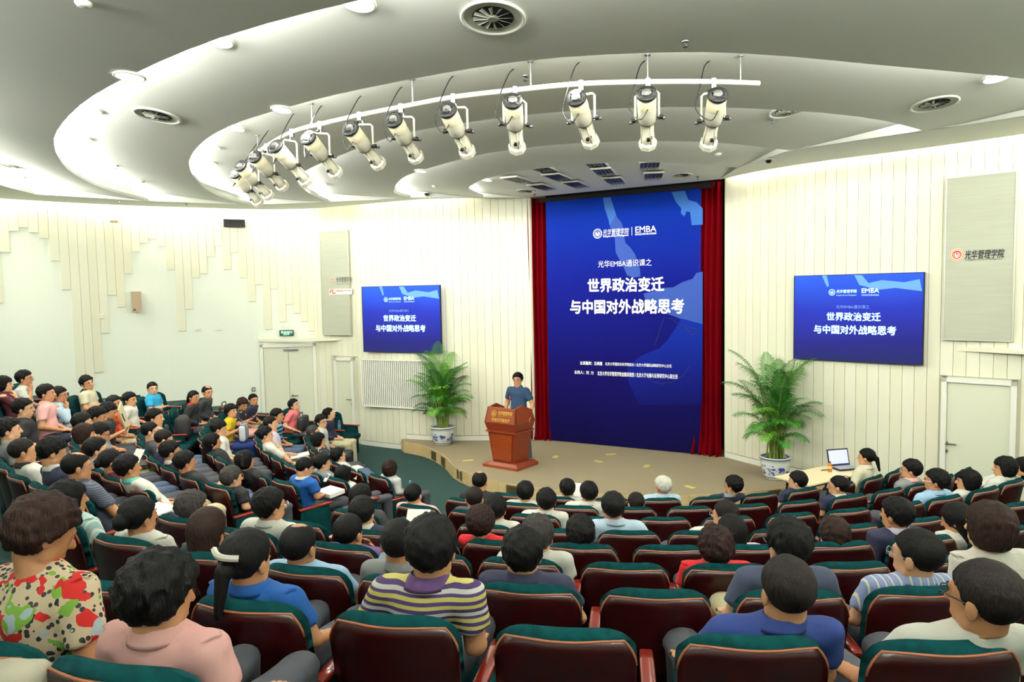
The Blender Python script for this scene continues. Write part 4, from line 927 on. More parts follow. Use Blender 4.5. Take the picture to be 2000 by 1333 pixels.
def pose_pts(pose):
    R = dict(rest=((.24, .2, .79), (.2, .45, .67), (-.1, 1, -.25)), fold=((.24, .27, .8), (-.02, .41, .83), (-1, .12, .1)), chin=((.18, .38, .80), (.065, .325, 1.02), (-.2, -.12, 1)),
             lap=((.25, .22, .79), (.1, .45, .69), (-.6, .9, -.1)), phone=((.22, .28, .82), (.1, .48, .93), (-.1, .5, .9)), write=((.24, .28, .8), (.08, .5, .74), (-.2, 1, -.2)), stand=((.27, .2, 1.14), (.27, .37, .94), (0, .8, -.5)))
    r = R[pose]; l = R['rest' if pose in ('chin', 'phone') else pose]
    if pose == 'fold': l = ((.24, .27, .8), (-.05, .36, .77), (-1, .1, -.1))
    if pose == 'write': l = R['lap']
    f = lambda q: tuple((-p[0], p[1], p[2]) for p in q)
    return r, f(l)
def build_template(pose, fine):
    zo = .35 if pose == 'stand' else 0; Z = np.array([0, 0, zo]); Zs = lambda c: (c[0], c[1], c[2]+zo)
    arms = pose_pts(pose); sh = [(.175, .2, 1.04+zo), (-.175, .2, 1.04+zo)]
    if pose == 'stand': hip, knee, ank = [(.09, .24, .93), (-.09, .24, .93)], [(.1, .25, .5), (-.1, .25, .5)], [(.1, .22, .09), (-.1, .22, .09)]
    else: hip, knee, ank = [(.085, .32, .55), (-.085, .32, .55)], [(.14, .74, .56), (-.14, .74, .56)], [(.13, .78, .1), (-.13, .78, .1)]
    def neck(P): return cap_(P, Zs((0, .175, 1.19)), Zs((0, .185, 1.06)), .056, .064)
    def torso(P, g=0):
        d = ell(P, Zs((0, .215, .93)), (.155+g, .105+g, .17)); d = _smin(d, cap_(P, Zs((-.145, .195, 1.035)), Zs((.145, .195, 1.035)), .055+g, .055+g), .07)
        d = _smin(d, cap_(P, Zs((0, .185, 1.09)), Zs((0, .2, 1.0)), .06+g, .1+g), .06)
        d = _smin(d, ell(P, Zs((0, .255, .73)), (.15+g, .118+g, .17)), .08)
        return _smin(d, ell(P, Zs((0, .3 if pose != 'stand' else .25, .57)), (.165+g, .125+g, .11+g)), .06)
    def arm(P, i, g=0, long=True):
        e, w, hd = arms[i]; d = cap_(P, sh[i], e, .05+g, .042+g)
        return _smin(d, cap_(P, e, w, .041+g, .027+g), .02) if long else d
    def leg(P, i, g=0): return _smin(cap_(P, hip[i], knee[i], .09+g, .062+g), cap_(P, knee[i], ank[i], .06+g, .04+g), .03)
    def foot(P, i, g=0):
        a = ank[i]; return ell(P, (a[0]*1.1, a[1]+.08, .045), (.048+g, .135+g, .045+g))
    HZ = np.array([0, 0, zo])
    def body(P):
        d = _smin(head_sdf(P-HZ), neck(P), .025); d = _smin(d, torso(P), .035)
        for i in (0, 1): d = _smin(d, arm(P, i), .04); d = _smin(d, _smin(leg(P, i), foot(P, i), .03), .05)
        return d
    s = .017 if fine else .024; hs = .0085 if fine else .0125
    ax = lambda lo, hi, a, b: np.concatenate([np.arange(lo, a, s), np.arange(a, b, hs), np.arange(b, hi, s)])
    ymax = .98 if pose != 'stand' else .55
    xs = ax(-.34, .35, -.1, .1); ys = ax(0.02, ymax, .08, .33); zs = ax(-.02, 1.42+zo, 1.12+zo, 1.405+zo)
    out = {}; V, Q = nets(xs, ys, zs, body)
    # hands: palm, four fingers of unequal length with a bend, thumb from the side of the palm
    def handf(P, sx):
        d = ell(P, (0, .045, 0), (.04, .05, .015))
        for k, (x, L) in enumerate(((-.028, .062), (-.009, .072), (.010, .068), (.028, .052))):
            a = (x, .08, 0); b = (x*1.15, .08+L*.55, -.008); c = (x*1.15, .08+L*.9, -.03)
            d = _smin(d, _smin(cap_(P, a, b, .0092, .0085), cap_(P, b, c, .0085, .007), .004), .007)
        a, b, c = (sx*-.03, .02, -.002), (sx*-.055, .05, -.014), (sx*-.052, .08, -.026)
        return _smin(d, _smin(cap_(P, a, b, .013, .0105), cap_(P, b, c, .0105, .008), .005), .01)
    Vs, Qs, tag = [V], [Q], []
    dh = _smin(head_sdf(V-HZ), neck(V), .02); da = np.minimum(arm(V, 0), arm(V, 1)); dt = torso(V)
    wh = np.clip((V[:, 2]-(1.10+zo))/.07, 0, 1)*(da > dh-.004); wh = wh*wh*(3-2*wh)
    W_ = [wh]; n = len(V)
    for i, sx in ((0, 1), (1, -1)):
        st = .0065 if fine else .009; hv, hq = nets(np.arange(-.075, .08, st), np.arange(-.015, .17, st), np.arange(-.055, .03, st), lambda P: handf(P, sx))
        e, w, hd = arms[i]; y = np.array(hd, float); y /= np.linalg.norm(y); up = np.array([0, 0, 1.0]) if abs(y[2]) < .8 else np.array([0, 1.0, 0.2])
        if pose in ('chin',) and i == 0: up = np.array([.3, 1.0, 0])
        x = np.cross(y, up); x /= np.linalg.norm(x); z = np.cross(x, y)
        hv = np.array(w)+hv[:, :1]*x+(hv[:, 1:2]-.008)*y+hv[:, 2:]*z; Vs.append(hv); Qs.append(hq+n); n += len(hv); W_.append(np.zeros(len(hv)))
    out['body'] = (np.concatenate(Vs), np.concatenate(Qs), np.concatenate(W_))
    s2 = .02 if fine else .027; xs2, ys2, zs2 = np.arange(-.36, .37, s2), np.arange(0, ymax, s2), np.arange(-.02, 1.2+zo, s2)
    def sleeve(P, i, g, t):
        e, w, hd = arms[i]
        if t <= 1: a, b = np.array(sh[i]), np.array(e)
        else: a, b = np.array(e), np.array(w)
        d = arm(P, i, g, t > 1); u = (b-a)/np.linalg.norm(b-a); L = np.linalg.norm(b-a); pl = (P-a)@u-L*(t if t <= 1 else t-1)
        if t <= 1: return np.maximum(cap_(P, sh[i], e, .053+g, .058+g), pl)
        return np.maximum(d, pl)
    rip = lambda P: .0025*np.sin(P[..., 2]*46+P[..., 0]*21)*np.sin(P[..., 0]*31+P[..., 1]*25)
    for nm, t in (('s', .68), ('l', 1.9)):
        def shirt(P):
            d = torso(P, .012); d = np.maximum(d, (.6+zo)-P[..., 2] if pose != 'stand' else .93-P[..., 2])
            for i in (0, 1): d = _smin(d, sleeve(P, i, .012, t), .045)
            d = np.maximum(d, -(cap_(P, Zs((0, .175, 1.3)), Zs((0, .19, 1.075)), .058, .062)-.004)) if 0 else d
            return d+rip(P)
        out['shirt_'+nm] = nets(xs2, ys2, zs2, shirt)
    def trous(P):
        d = np.maximum(torso(P, .008), P[..., 2]-(.66+zo))
        for i in (0, 1): d = _smin(d, np.maximum(leg(P, i, .014), .1-P[..., 2]), .05)
        return d+rip(P)*.8
    out['trousers'] = nets(xs2, ys2, np.arange(.02, .75+zo, s2), trous)
    out['shoe'] = [nets(np.arange(-.1, .1, .018)+ank[i][0]*1.1, np.arange(-.1, .26, .018)+ank[i][1], np.arange(-.03, .13, .018), lambda P, i=i: np.maximum(_smin(foot(P, i, .008), ell(P, (ank[i][0], ank[i][1], .07), (.05, .055, .045)), .02), .004-P[..., 2])) for i in (0, 1)]
    out['zo'] = zo
    return out
# hair, in head space
def hairline(y, pts): return np.interp(y, [p[0] for p in pts], [p[1] for p in pts])
L_SHORT = [(-.125, -.085), (-.07, -.085), (-.04, -.05), (-.02, .0), (.0, .012), (.008, -.01), (.022, -.005), (.032, .035), (.06, .05), (.09, .064), (.12, .07)]
L_BOB = [(-.13, -.1), (0.02, -.095), (.045, -.03), (.06, .035), (.12, .045)]
L_LONG = [(-.2, -.34), (-.02, -.34), (.02, -.2), (.045, -.06), (.06, .045), (.12, .07)]
def hair_nets(style, fine, seed):
    rg = np.random.RandomState(seed); ph = rg.uniform(0, 6, 12)
    def nz(p, f, a): return a*(np.sin(p[..., 0]*f+ph[0]+2*np.sin(p[..., 2]*f*.5+ph[1]))*np.sin(p[..., 1]*f*1.1+ph[2])*np.sin(p[..., 2]*f*.8+ph[3])+.5*np.sin(p[..., 0]*f*2.3+ph[4])*np.sin(p[..., 1]*f*2.1+p[..., 2]*f+ph[5]))
    def f(P):
        p = P/1.06; x, y, z = p[..., 0], p[..., 1], p[..., 2]
        th = dict(short=.021, crop=.009, bald=.008, curly=.03, grey=.018, bob=.022, long=.018, pony=.013, bun=.015, pixie=.022)[style]
        d = ell(p, (0, -.014, .034), (.08+th, .099+th, .088+th)); line = L_SHORT
        if style in ('bob',): d = _smin(d, ell(p, (0, -.015, -.03), (.1, .103, .085)), .03); line = L_BOB
        if style == 'long': d = _smin(d, cap_(p, (0, -.05, .0), (0, -.1, -.3), .09, .06), .04); line = L_LONG
        if style == 'pixie': d = _smin(d, ell(p, (0, -.02, -.005), (.095, .105, .08)), .03); line = [(-.13, -.085), (-.03, -.075), (0, -.02), (.03, .02), (.06, .045), (.12, .06)]
        d = d+nz(p, 74 if style != 'curly' else 90, {'short': .007, 'crop': .002, 'bald': .001, 'curly': .011, 'pixie': .010, 'bob': .006}.get(style, .003))
        g = hairline(y, line)-z; d = np.maximum(d, g*.75)
        if style not in ('bob', 'long', 'pixie'): d = np.maximum(d, (y-.098)*.9)
        if style == 'bald': d = np.maximum(d, -ell(p, (0, .02, .125), (.042, .065, .06)))
        if style == 'pony': d = _smin(d, ell(p, (0, -.115, .0), (.028, .03, .03)), .015); d = _smin(d, cap_(p, (0, -.135, -.0), (0, -.17, -.16), .032, .016), .015)
        if style == 'bun': d = _smin(d, ell(p, (0, -.125, .0), (.05, .042, .05))+nz(p, 80, .004), .012)
        d = np.maximum(d, -(ell(p, (0, -.01, .03), (.068, .086, .08)))); return d*1.06
    s = .0085 if fine else .0125; lo = -.4 if style == 'long' else (-.22 if style == 'pony' else -.13)
    return nets(np.arange(-.14, .14, s), np.arange(-.22, .13, s), np.arange(lo, .19, s), f)
TPL, HAIR = {}, {}
def tpl(pose, fine):
    if (pose, fine) not in TPL: TPL[pose, fine] = build_template(pose, fine)
    return TPL[pose, fine]
def hair_of(style, fine, seed):
    k = (style, fine, seed % 3)
    if k not in HAIR: HAIR[k] = hair_nets(style, fine, seed % 3)
    return HAIR[k]
def hairmat(name, c, c2): return mat(name, c, .6, bump=((150, 150, 22), .7, .01), var=((90, 90, 12), 4, .3, c2), spec=.12)
HM = {'k': hairmat('black_hair', srgb(4, 4, 5), srgb(13, 12, 12)), 'b': hairmat('brown_hair', srgb(20, 12, 10), srgb(44, 27, 21)), 'g': hairmat('greying_hair', srgb(22, 21, 21), srgb(66, 63, 60)), 'w': hairmat('white_hair', srgb(176, 176, 164), srgb(222, 220, 206)), 'c': hairmat('cropped_hair', srgb(15, 12, 12), srgb(30, 24, 21))}
SKIN = [mat('skin_a', srgb(206, 150, 108), .55, bump=(60, .1, .002)), mat('skin_b', srgb(190, 134, 94), .55, bump=(60, .1, .002)), mat('skin_c', srgb(216, 166, 128), .55, bump=(60, .1, .002))]
M['eye'] = mat('dark_eye', srgb(24, 16, 14), .3); M['lip'] = mat('lip', srgb(172, 92, 80), .5); M['rim'] = mat('spectacle_rim', srgb(40, 38, 40), .3, .4); M['rimw'] = mat('thin_silver_rim', srgb(190, 190, 196), .25, .8)
def stripes(name, cols, period, axis='Z', rough=.8):
    m = mat(name, cols[0][1], rough); nt = m.node_tree; b = nt.nodes['Principled BSDF']; tc = nt.nodes.new('ShaderNodeTexCoord'); sx = nt.nodes.new('ShaderNodeSeparateXYZ')
    nt.links.new(tc.outputs['Object'], sx.inputs[0]); a = nt.nodes.new('ShaderNodeMath'); a.operation = 'DIVIDE'; a.inputs[1].default_value = period; fr_ = nt.nodes.new('ShaderNodeMath'); fr_.operation = 'FRACT'
    rp = nt.nodes.new('ShaderNodeValToRGB'); rp.color_ramp.interpolation = 'CONSTANT'
    while len(rp.color_ramp.elements) < len(cols): rp.color_ramp.elements.new(.5)
    for e, (p, c) in zip(rp.color_ramp.elements, cols): e.position = p; e.color = c
    nt.links.new(sx.outputs[axis], a.inputs[0]); nt.links.new(a.outputs[0], fr_.inputs[0]); nt.links.new(fr_.outputs[0], rp.inputs[0]); nt.links.new(rp.outputs[0], b.inputs['Base Color']); return m
def blotch(name, base, cols, scale, spots=True):
    m = mat(name, base, .8); nt = m.node_tree; b = nt.nodes['Principled BSDF']; tc = nt.nodes.new('ShaderNodeTexCoord'); last = None
    vo = nt.nodes.new('ShaderNodeTexVoronoi'); vo.inputs['Scale'].default_value = scale*3.2; nt.links.new(tc.outputs['Object'], vo.inputs['Vector'])
    lt = nt.nodes.new('ShaderNodeMath'); lt.operation = 'LESS_THAN'; lt.inputs[1].default_value = .36; nt.links.new(vo.outputs['Distance'], lt.inputs[0])
    mx = nt.nodes.new('ShaderNodeMix'); mx.data_type = 'RGBA'; mx.inputs[6].default_value = base; mx.inputs[7].default_value = srgb(30, 24, 26) if spots else base; nt.links.new(lt.outputs[0], mx.inputs[0]); last = mx.outputs[2]
    for i, (c, th) in enumerate(cols):
        nz = nt.nodes.new('ShaderNodeTexNoise'); nz.inputs['Scale'].default_value = scale; nz.inputs['Detail'].default_value = 1.5; mp = nt.nodes.new('ShaderNodeMapping'); mp.inputs['Location'].default_value = (i*3.7, i*1.3, i*5.1)
        nt.links.new(tc.outputs['Object'], mp.inputs[0]); nt.links.new(mp.outputs[0], nz.inputs['Vector']); g = nt.nodes.new('ShaderNodeMath'); g.operation = 'GREATER_THAN'; g.inputs[1].default_value = th; nt.links.new(nz.outputs[0], g.inputs[0])
        mx = nt.nodes.new('ShaderNodeMix'); mx.data_type = 'RGBA'; nt.links.new(g.outputs[0], mx.inputs[0]); nt.links.new(last, mx.inputs[6]); mx.inputs[7].default_value = c; last = mx.outputs[2]
    nt.links.new(last, b.inputs['Base Color']); return m
CM = {}
CL = dict(white=(206, 207, 196), cream=(206, 200, 172), black=(22, 22, 26), navy=(26, 30, 56), grey=(128, 130, 130), lgrey=(186, 190, 186), ltblue=(176, 200, 216), cyan=(44, 160, 206), blue=(18, 84, 160), royal=(24, 48, 112), pink=(232, 176, 170), coral=(232, 120, 124),
          red=(206, 24, 34), maroon=(78, 22, 34), purple=(92, 62, 112), teal=(96, 196, 184), khaki=(186, 178, 142), jeans=(72, 88, 112), dgrey=(62, 64, 72), slate=(58, 66, 88), slate2=(22, 52, 82), gold=(206, 176, 24), yellow=(224, 216, 120), sky=(150, 186, 214), char=(40, 42, 46), lav=(196, 190, 206), olive=(120, 122, 96))
def cloth(k):
    if k in CM: return CM[k]
    if k == 'stripeYP':
        P_, Y, W_ = srgb(58, 34, 88), srgb(216, 208, 112), srgb(222, 222, 214); m = stripes('yellow_purple_stripe', [(0, P_), (.17, Y), (.36, P_), (.5, W_), (.67, P_), (.83, Y)], .085)
    elif k == 'floral': m = blotch('floral_print', srgb(224, 204, 170), [(srgb(122, 168, 60), .62), (srgb(200, 30, 24), .57), (srgb(184, 206, 214), .66)], 13)
    elif k == 'stripeBK': m = stripes('blue_black_stripe', [(0, srgb(24, 26, 40)), (.5, srgb(96, 176, 216))], .07)
    elif k == 'stripeBW': m = stripes('pale_blue_stripe', [(0, srgb(136, 152, 196)), (.8, srgb(224, 224, 190))], .035, 'X')
    elif k == 'stripeG': m = stripes('grey_pin_stripe', [(0, srgb(58, 62, 76)), (.6, srgb(96, 102, 116))], .018)
    elif k == 'stripeT': m = stripes('teal_stripe', [(0, srgb(150, 182, 178)), (.7, srgb(206, 220, 212))], .03, 'X')
    elif k == 'rugby': m = stripes('purple_rugby_stripe', [(0, srgb(122, 98, 178)), (.5, srgb(34, 40, 74))], .14)
    elif k == 'orange': m = blotch('orange_red_print', srgb(236, 124, 44), [(srgb(222, 60, 62), .5)], 10, False)
    elif k == 'lattice': m = mat('crochet_white', srgb(222, 218, 204), .9, bump=((60, 60, 60), .8, .006))
    elif k == 'print': m = blotch('black_white_print', srgb(22, 22, 30), [(srgb(216, 218, 214), .66)], 16, False)
    else: m = mat('cloth_'+k, srgb(*CL[k]), .85, bump=(16, .25, .01))
    CM[k] = m; return m
def rotm(yaw, pitch, roll):
    cy_, sy_ = math.cos(yaw), math.sin(yaw); cp, sp = math.cos(pitch), math.sin(pitch); cr, sr = math.cos(roll), math.sin(roll)
    Rz = np.array([[cy_, -sy_, 0], [sy_, cy_, 0], [0, 0, 1]]); Rx = np.array([[1, 0, 0], [0, cp, -sp], [0, sp, cp]]); Ry = np.array([[cr, 0, sr], [0, 1, 0], [-sr, 0, cr]]); return Rz@Rx@Ry
SPEAKER = Vector((.15, 13.6, 1.8))
nper = 0
def seat_cost(px, py, fwd, s):
    """the point on the line of sight nearest to where a head would be above this seat, and how far off it is"""
    cs, sn = math.cos(s['th']), math.sin(s['th']); yy = H0[1]+fwd; nom = s['p']+Vector((-sn*yy, cs*yy, 1.22)); dn = ray(px, py).normalized()
    q = CAM+dn*(nom-CAM).dot(dn); e_ = q-nom; return math.hypot(math.hypot(e_.x, e_.y), e_.z*1.6), q
def assign(people):
    out = {}
    for ring in range(1, 10):
        P = [i for i, p in enumerate(people) if p[2] == ring]; S = [j for j, s in enumerate(SEATS) if s['r'] == ring]
        C = {(i, j): seat_cost(people[i][0], people[i][1], people[i][6].get('fwd', 0), SEATS[j])[0]**2 for i in P for j in S}
        A = {}; free = set(S)
        for i, j in sorted(C, key=C.get):
            if i not in A and j in free: A[i] = j; free.discard(j)
        ch = True
        while ch:      # improve by swaps and moves
            ch = False
            for i in P:
                for j in list(free):
                    if C[i, j] < C[i, A[i]]-1e-9: free.add(A[i]); free.discard(j); A[i] = j; ch = True
                for k in P:
                    if k > i and C[i, A[k]]+C[k, A[i]] < C[i, A[i]]+C[k, A[k]]-1e-9: A[i], A[k] = A[k], A[i]; ch = True
                    if k != i:
                        for j in list(free):
                            if C[i, A[k]]+C[k, j] < C[i, A[i]]+C[k, A[k]]-1e-9: free.add(A[i]); free.discard(j); A[i] = A[k]; A[k] = j; ch = True; break
        out.update(A)
        LEANS.extend((round(C[i, A[i]]**.5, 2), people[i][0], people[i][1], ring) for i in P if C[i, A[i]] > .09)
    return out
LEANS = []
def person(px, py, ring, hair, hc, shirt, pose='rest', yaw=0, pitch=0, roll=0, desc='', g=0, sl='s', fwd=0, tr='dgrey', fem=0, collar=None, scale=1.0, seat=True, face=None, hs=1.0, shoes=None, slot=None):
    """px, py: where the head stands in the picture; ring: row of seats; the body sits on the nearest seat of that row"""
    global nper; nper += 1
    if ring and px < 640 and ring < 7: yaw = -abs(yaw)-14
    fine = ring >= 6 or ring == 0; t = tpl(pose, fine); zo = t['zo']; H = H0+np.array([0, 0, zo])
    rd = random.Random(nper)
    if ring:
        fl = tierz(ring); d = ray(px, py)
        s = SEATS[slot]; cost, hp = seat_cost(px, py, fwd, s); s['occ'] = desc; org = s['p'].copy()
        face_th = math.atan2(org.x-CEN.x, CEN.y-org.y)
    else:
        org = Vector(seat); hp = bp(px, py, org.z+1.6*scale); hp = Vector((org.x, org.y, 0))+Vector((hp.x-org.x, hp.y-org.y, hp.z)); d = ray(px, py)
        k = (org.y-CAM.y)/d.y; hp = CAM+d*k; face_th = ring_face
    c, s_ = math.cos(face_th), math.sin(face_th); rel = hp-org
    lx, ly, lz = rel.x*c+rel.y*s_, -rel.x*s_+rel.y*c, rel.z
    base = .5 if ring else 0; sc = (lz-base)/(H[2]-base)
    dx, dy = lx, ly-H[1]
    # yaw that makes the head look at the speaker, plus an own offset
    look = (SPEAKER-hp); want = math.atan2(look.y, look.x)-math.pi/2-face_th
    want = (want+math.pi) % (2*math.pi)-math.pi
    if ring == 0: want = 0
    want = max(-1.0, min(1.0, want))*.85+math.radians(yaw)
    Rm = rotm(want, math.radians(-pitch), math.radians(roll)); fx = .9 if fem else 1.0; hsz = (.955 if not fem else .93)*hs
    def shear(V):
        o = V.copy(); S = np.clip((V[:, 2]-base-.04)/(H[2]-base-.1), 0, 1)**1.15; o[:, 2] = base+(V[:, 2]-base)*np.where(V[:, 2] > base, sc, 1); o[:, 0] += dx*S; o[:, 1] += dy*S; return o
    Hn = np.array([lx, ly, lz])
    def head(V): return Hn+((V-H)@Rm.T)*hsz
    def deform(V, w=None, isbody=True):
        Vx = V.copy(); Vx[:, 0] = np.where(V[:, 2] < 1.1+zo, V[:, 0]*fx, V[:, 0]); o = shear(Vx)
        if w is not None: o = o*(1-w[:, None])+head(V)*w[:, None]
        return o
    r = thing('person', desc, 'person', org, face_th); r['group'] = 'audience in the auditorium' if ring else 'people at the front'
    sk = SKIN[rd.randrange(3)]; V, Q, w = t['body']; link('body', np_mesh('body', deform(V, w), Q, [sk]), r)
    V, Q = t['shirt_'+sl]; link('shirt', np_mesh('shirt', deform(V), Q, [cloth(shirt)]), r)
    V, Q = t['trousers']; link('skirt' if fem == 2 else 'trousers', np_mesh('trousers', deform(V), Q, [cloth(tr)]), r)
    if True:
        for V, Q in t['shoe']: link('shoe', np_mesh('shoe', deform(V), Q, [cloth(shoes or 'black')]), r)
    V, Q = hair_of(hair, fine, nper); hv = head(V+H); ho = link('hair', np_mesh('hair', hv, Q, [HM[hc]]), r)
    if collar:
        mb = MB(); n = 28; v = []
        for (rx, ry, z, yo) in ((.071, .069, 1.145, -.002), (.082, .082, 1.125, 0), (.093, .093, 1.1, .001), (.1, .099, 1.082, .002), (.09, .088, 1.085, 0)):
            for k in range(n):
                a = 2*math.pi*k/n; v.append((rx*math.sin(a), .19+yo+ry*-math.cos(a)-.004, z+zo-.018*(math.cos(a) < -.3)*(-math.cos(a))))
        f = [(i*n+k, i*n+(k+1) % n, (i+1)*n+(k+1) % n, (i+1)*n+k) for i in range(4) for k in range(n)]
        me = bpy.data.meshes.new('collar'); me.from_pydata([tuple(q) for q in deform(np.array(v))], [], f); me.materials.append(cloth(collar)); me.polygons.foreach_set('use_smooth', [True]*len(f)); me.update(); link('collar', me, r)
    see = face if face is not None else (px < 640 or px > 1400 or ring == 0)
    if see:
        mb = MB()
        for sx in (-1, 1):
            n = 12; cx_, cz_ = sx*.034, 1.25+.006*1.06+zo
            v = [(cx_, H[1]+.1015, cz_)]+[(cx_+.0135*math.cos(2*math.pi*k/n), H[1]+.0985-.004*math.cos(2*math.pi*k/n)*sx, cz_+.0055*math.sin(2*math.pi*k/n)) for k in range(n)]
            mb.add([tuple(q) for q in head(np.array(v))], [(0, 1+k, 1+(k+1) % n) for k in range(n)])
        mb.build('eyes', M['eye'], r, kind='stuff')
        mb = MB()
        for sx in (-1, 1):
            v = [(sx*.014, .0985, .027), (sx*.034, .0965, .033), (sx*.052, .088, .029), (sx*.052, .0885, .025), (sx*.034, .0975, .027), (sx*.014, .0995, .021)]
            mb.add([tuple(q) for q in head(np.array(v)*1.06+H)], [(0, 1, 4, 5), (1, 2, 3, 4)])
        mb.build('eyebrows', HM['k'], r, kind='stuff')
        mb = MB(); v = [(-.022, .094, -.063), (0, .102, -.058), (.022, .094, -.063), (.012, .099, -.069), (-.012, .099, -.069)]
        mb.add([tuple(q) for q in head(np.array(v)*1.06+H)], [(0, 4, 3, 2, 1)]); mb.build('mouth', M['lip'], r)
    if g:
        gl = MB(); 
        for sx in (-1, 1):
            n = 14; gl.tube([tuple(q) for q in head(np.array([(sx*.034+.024*math.cos(2*math.pi*k/n), .112-.006*abs(math.cos(2*math.pi*k/n)), .004+.017*math.sin(2*math.pi*k/n)) for k in range(n+1)])*1.06+H)], .0016 if g == 1 else .0024, 5)
            gl.tube([tuple(q) for q in head(np.array([(sx*.058, .106, .008), (sx*.078, .06, .008), (sx*.083, -.01, .004)])*1.06+H)], .0016 if g == 1 else .0024, 5)
        gl.tube([tuple(q) for q in head(np.array([(-.01, .112, .006), (.01, .112, .006)])*1.06+H)], .0018, 5)
        gl.build('spectacles', M['rimw'] if g == 1 else M['rim'], r, kind='stuff')
    r['_hp'] = tuple(hp); del r['_hp']
    return r, hp, want+face_th, deform, (org, face_th)
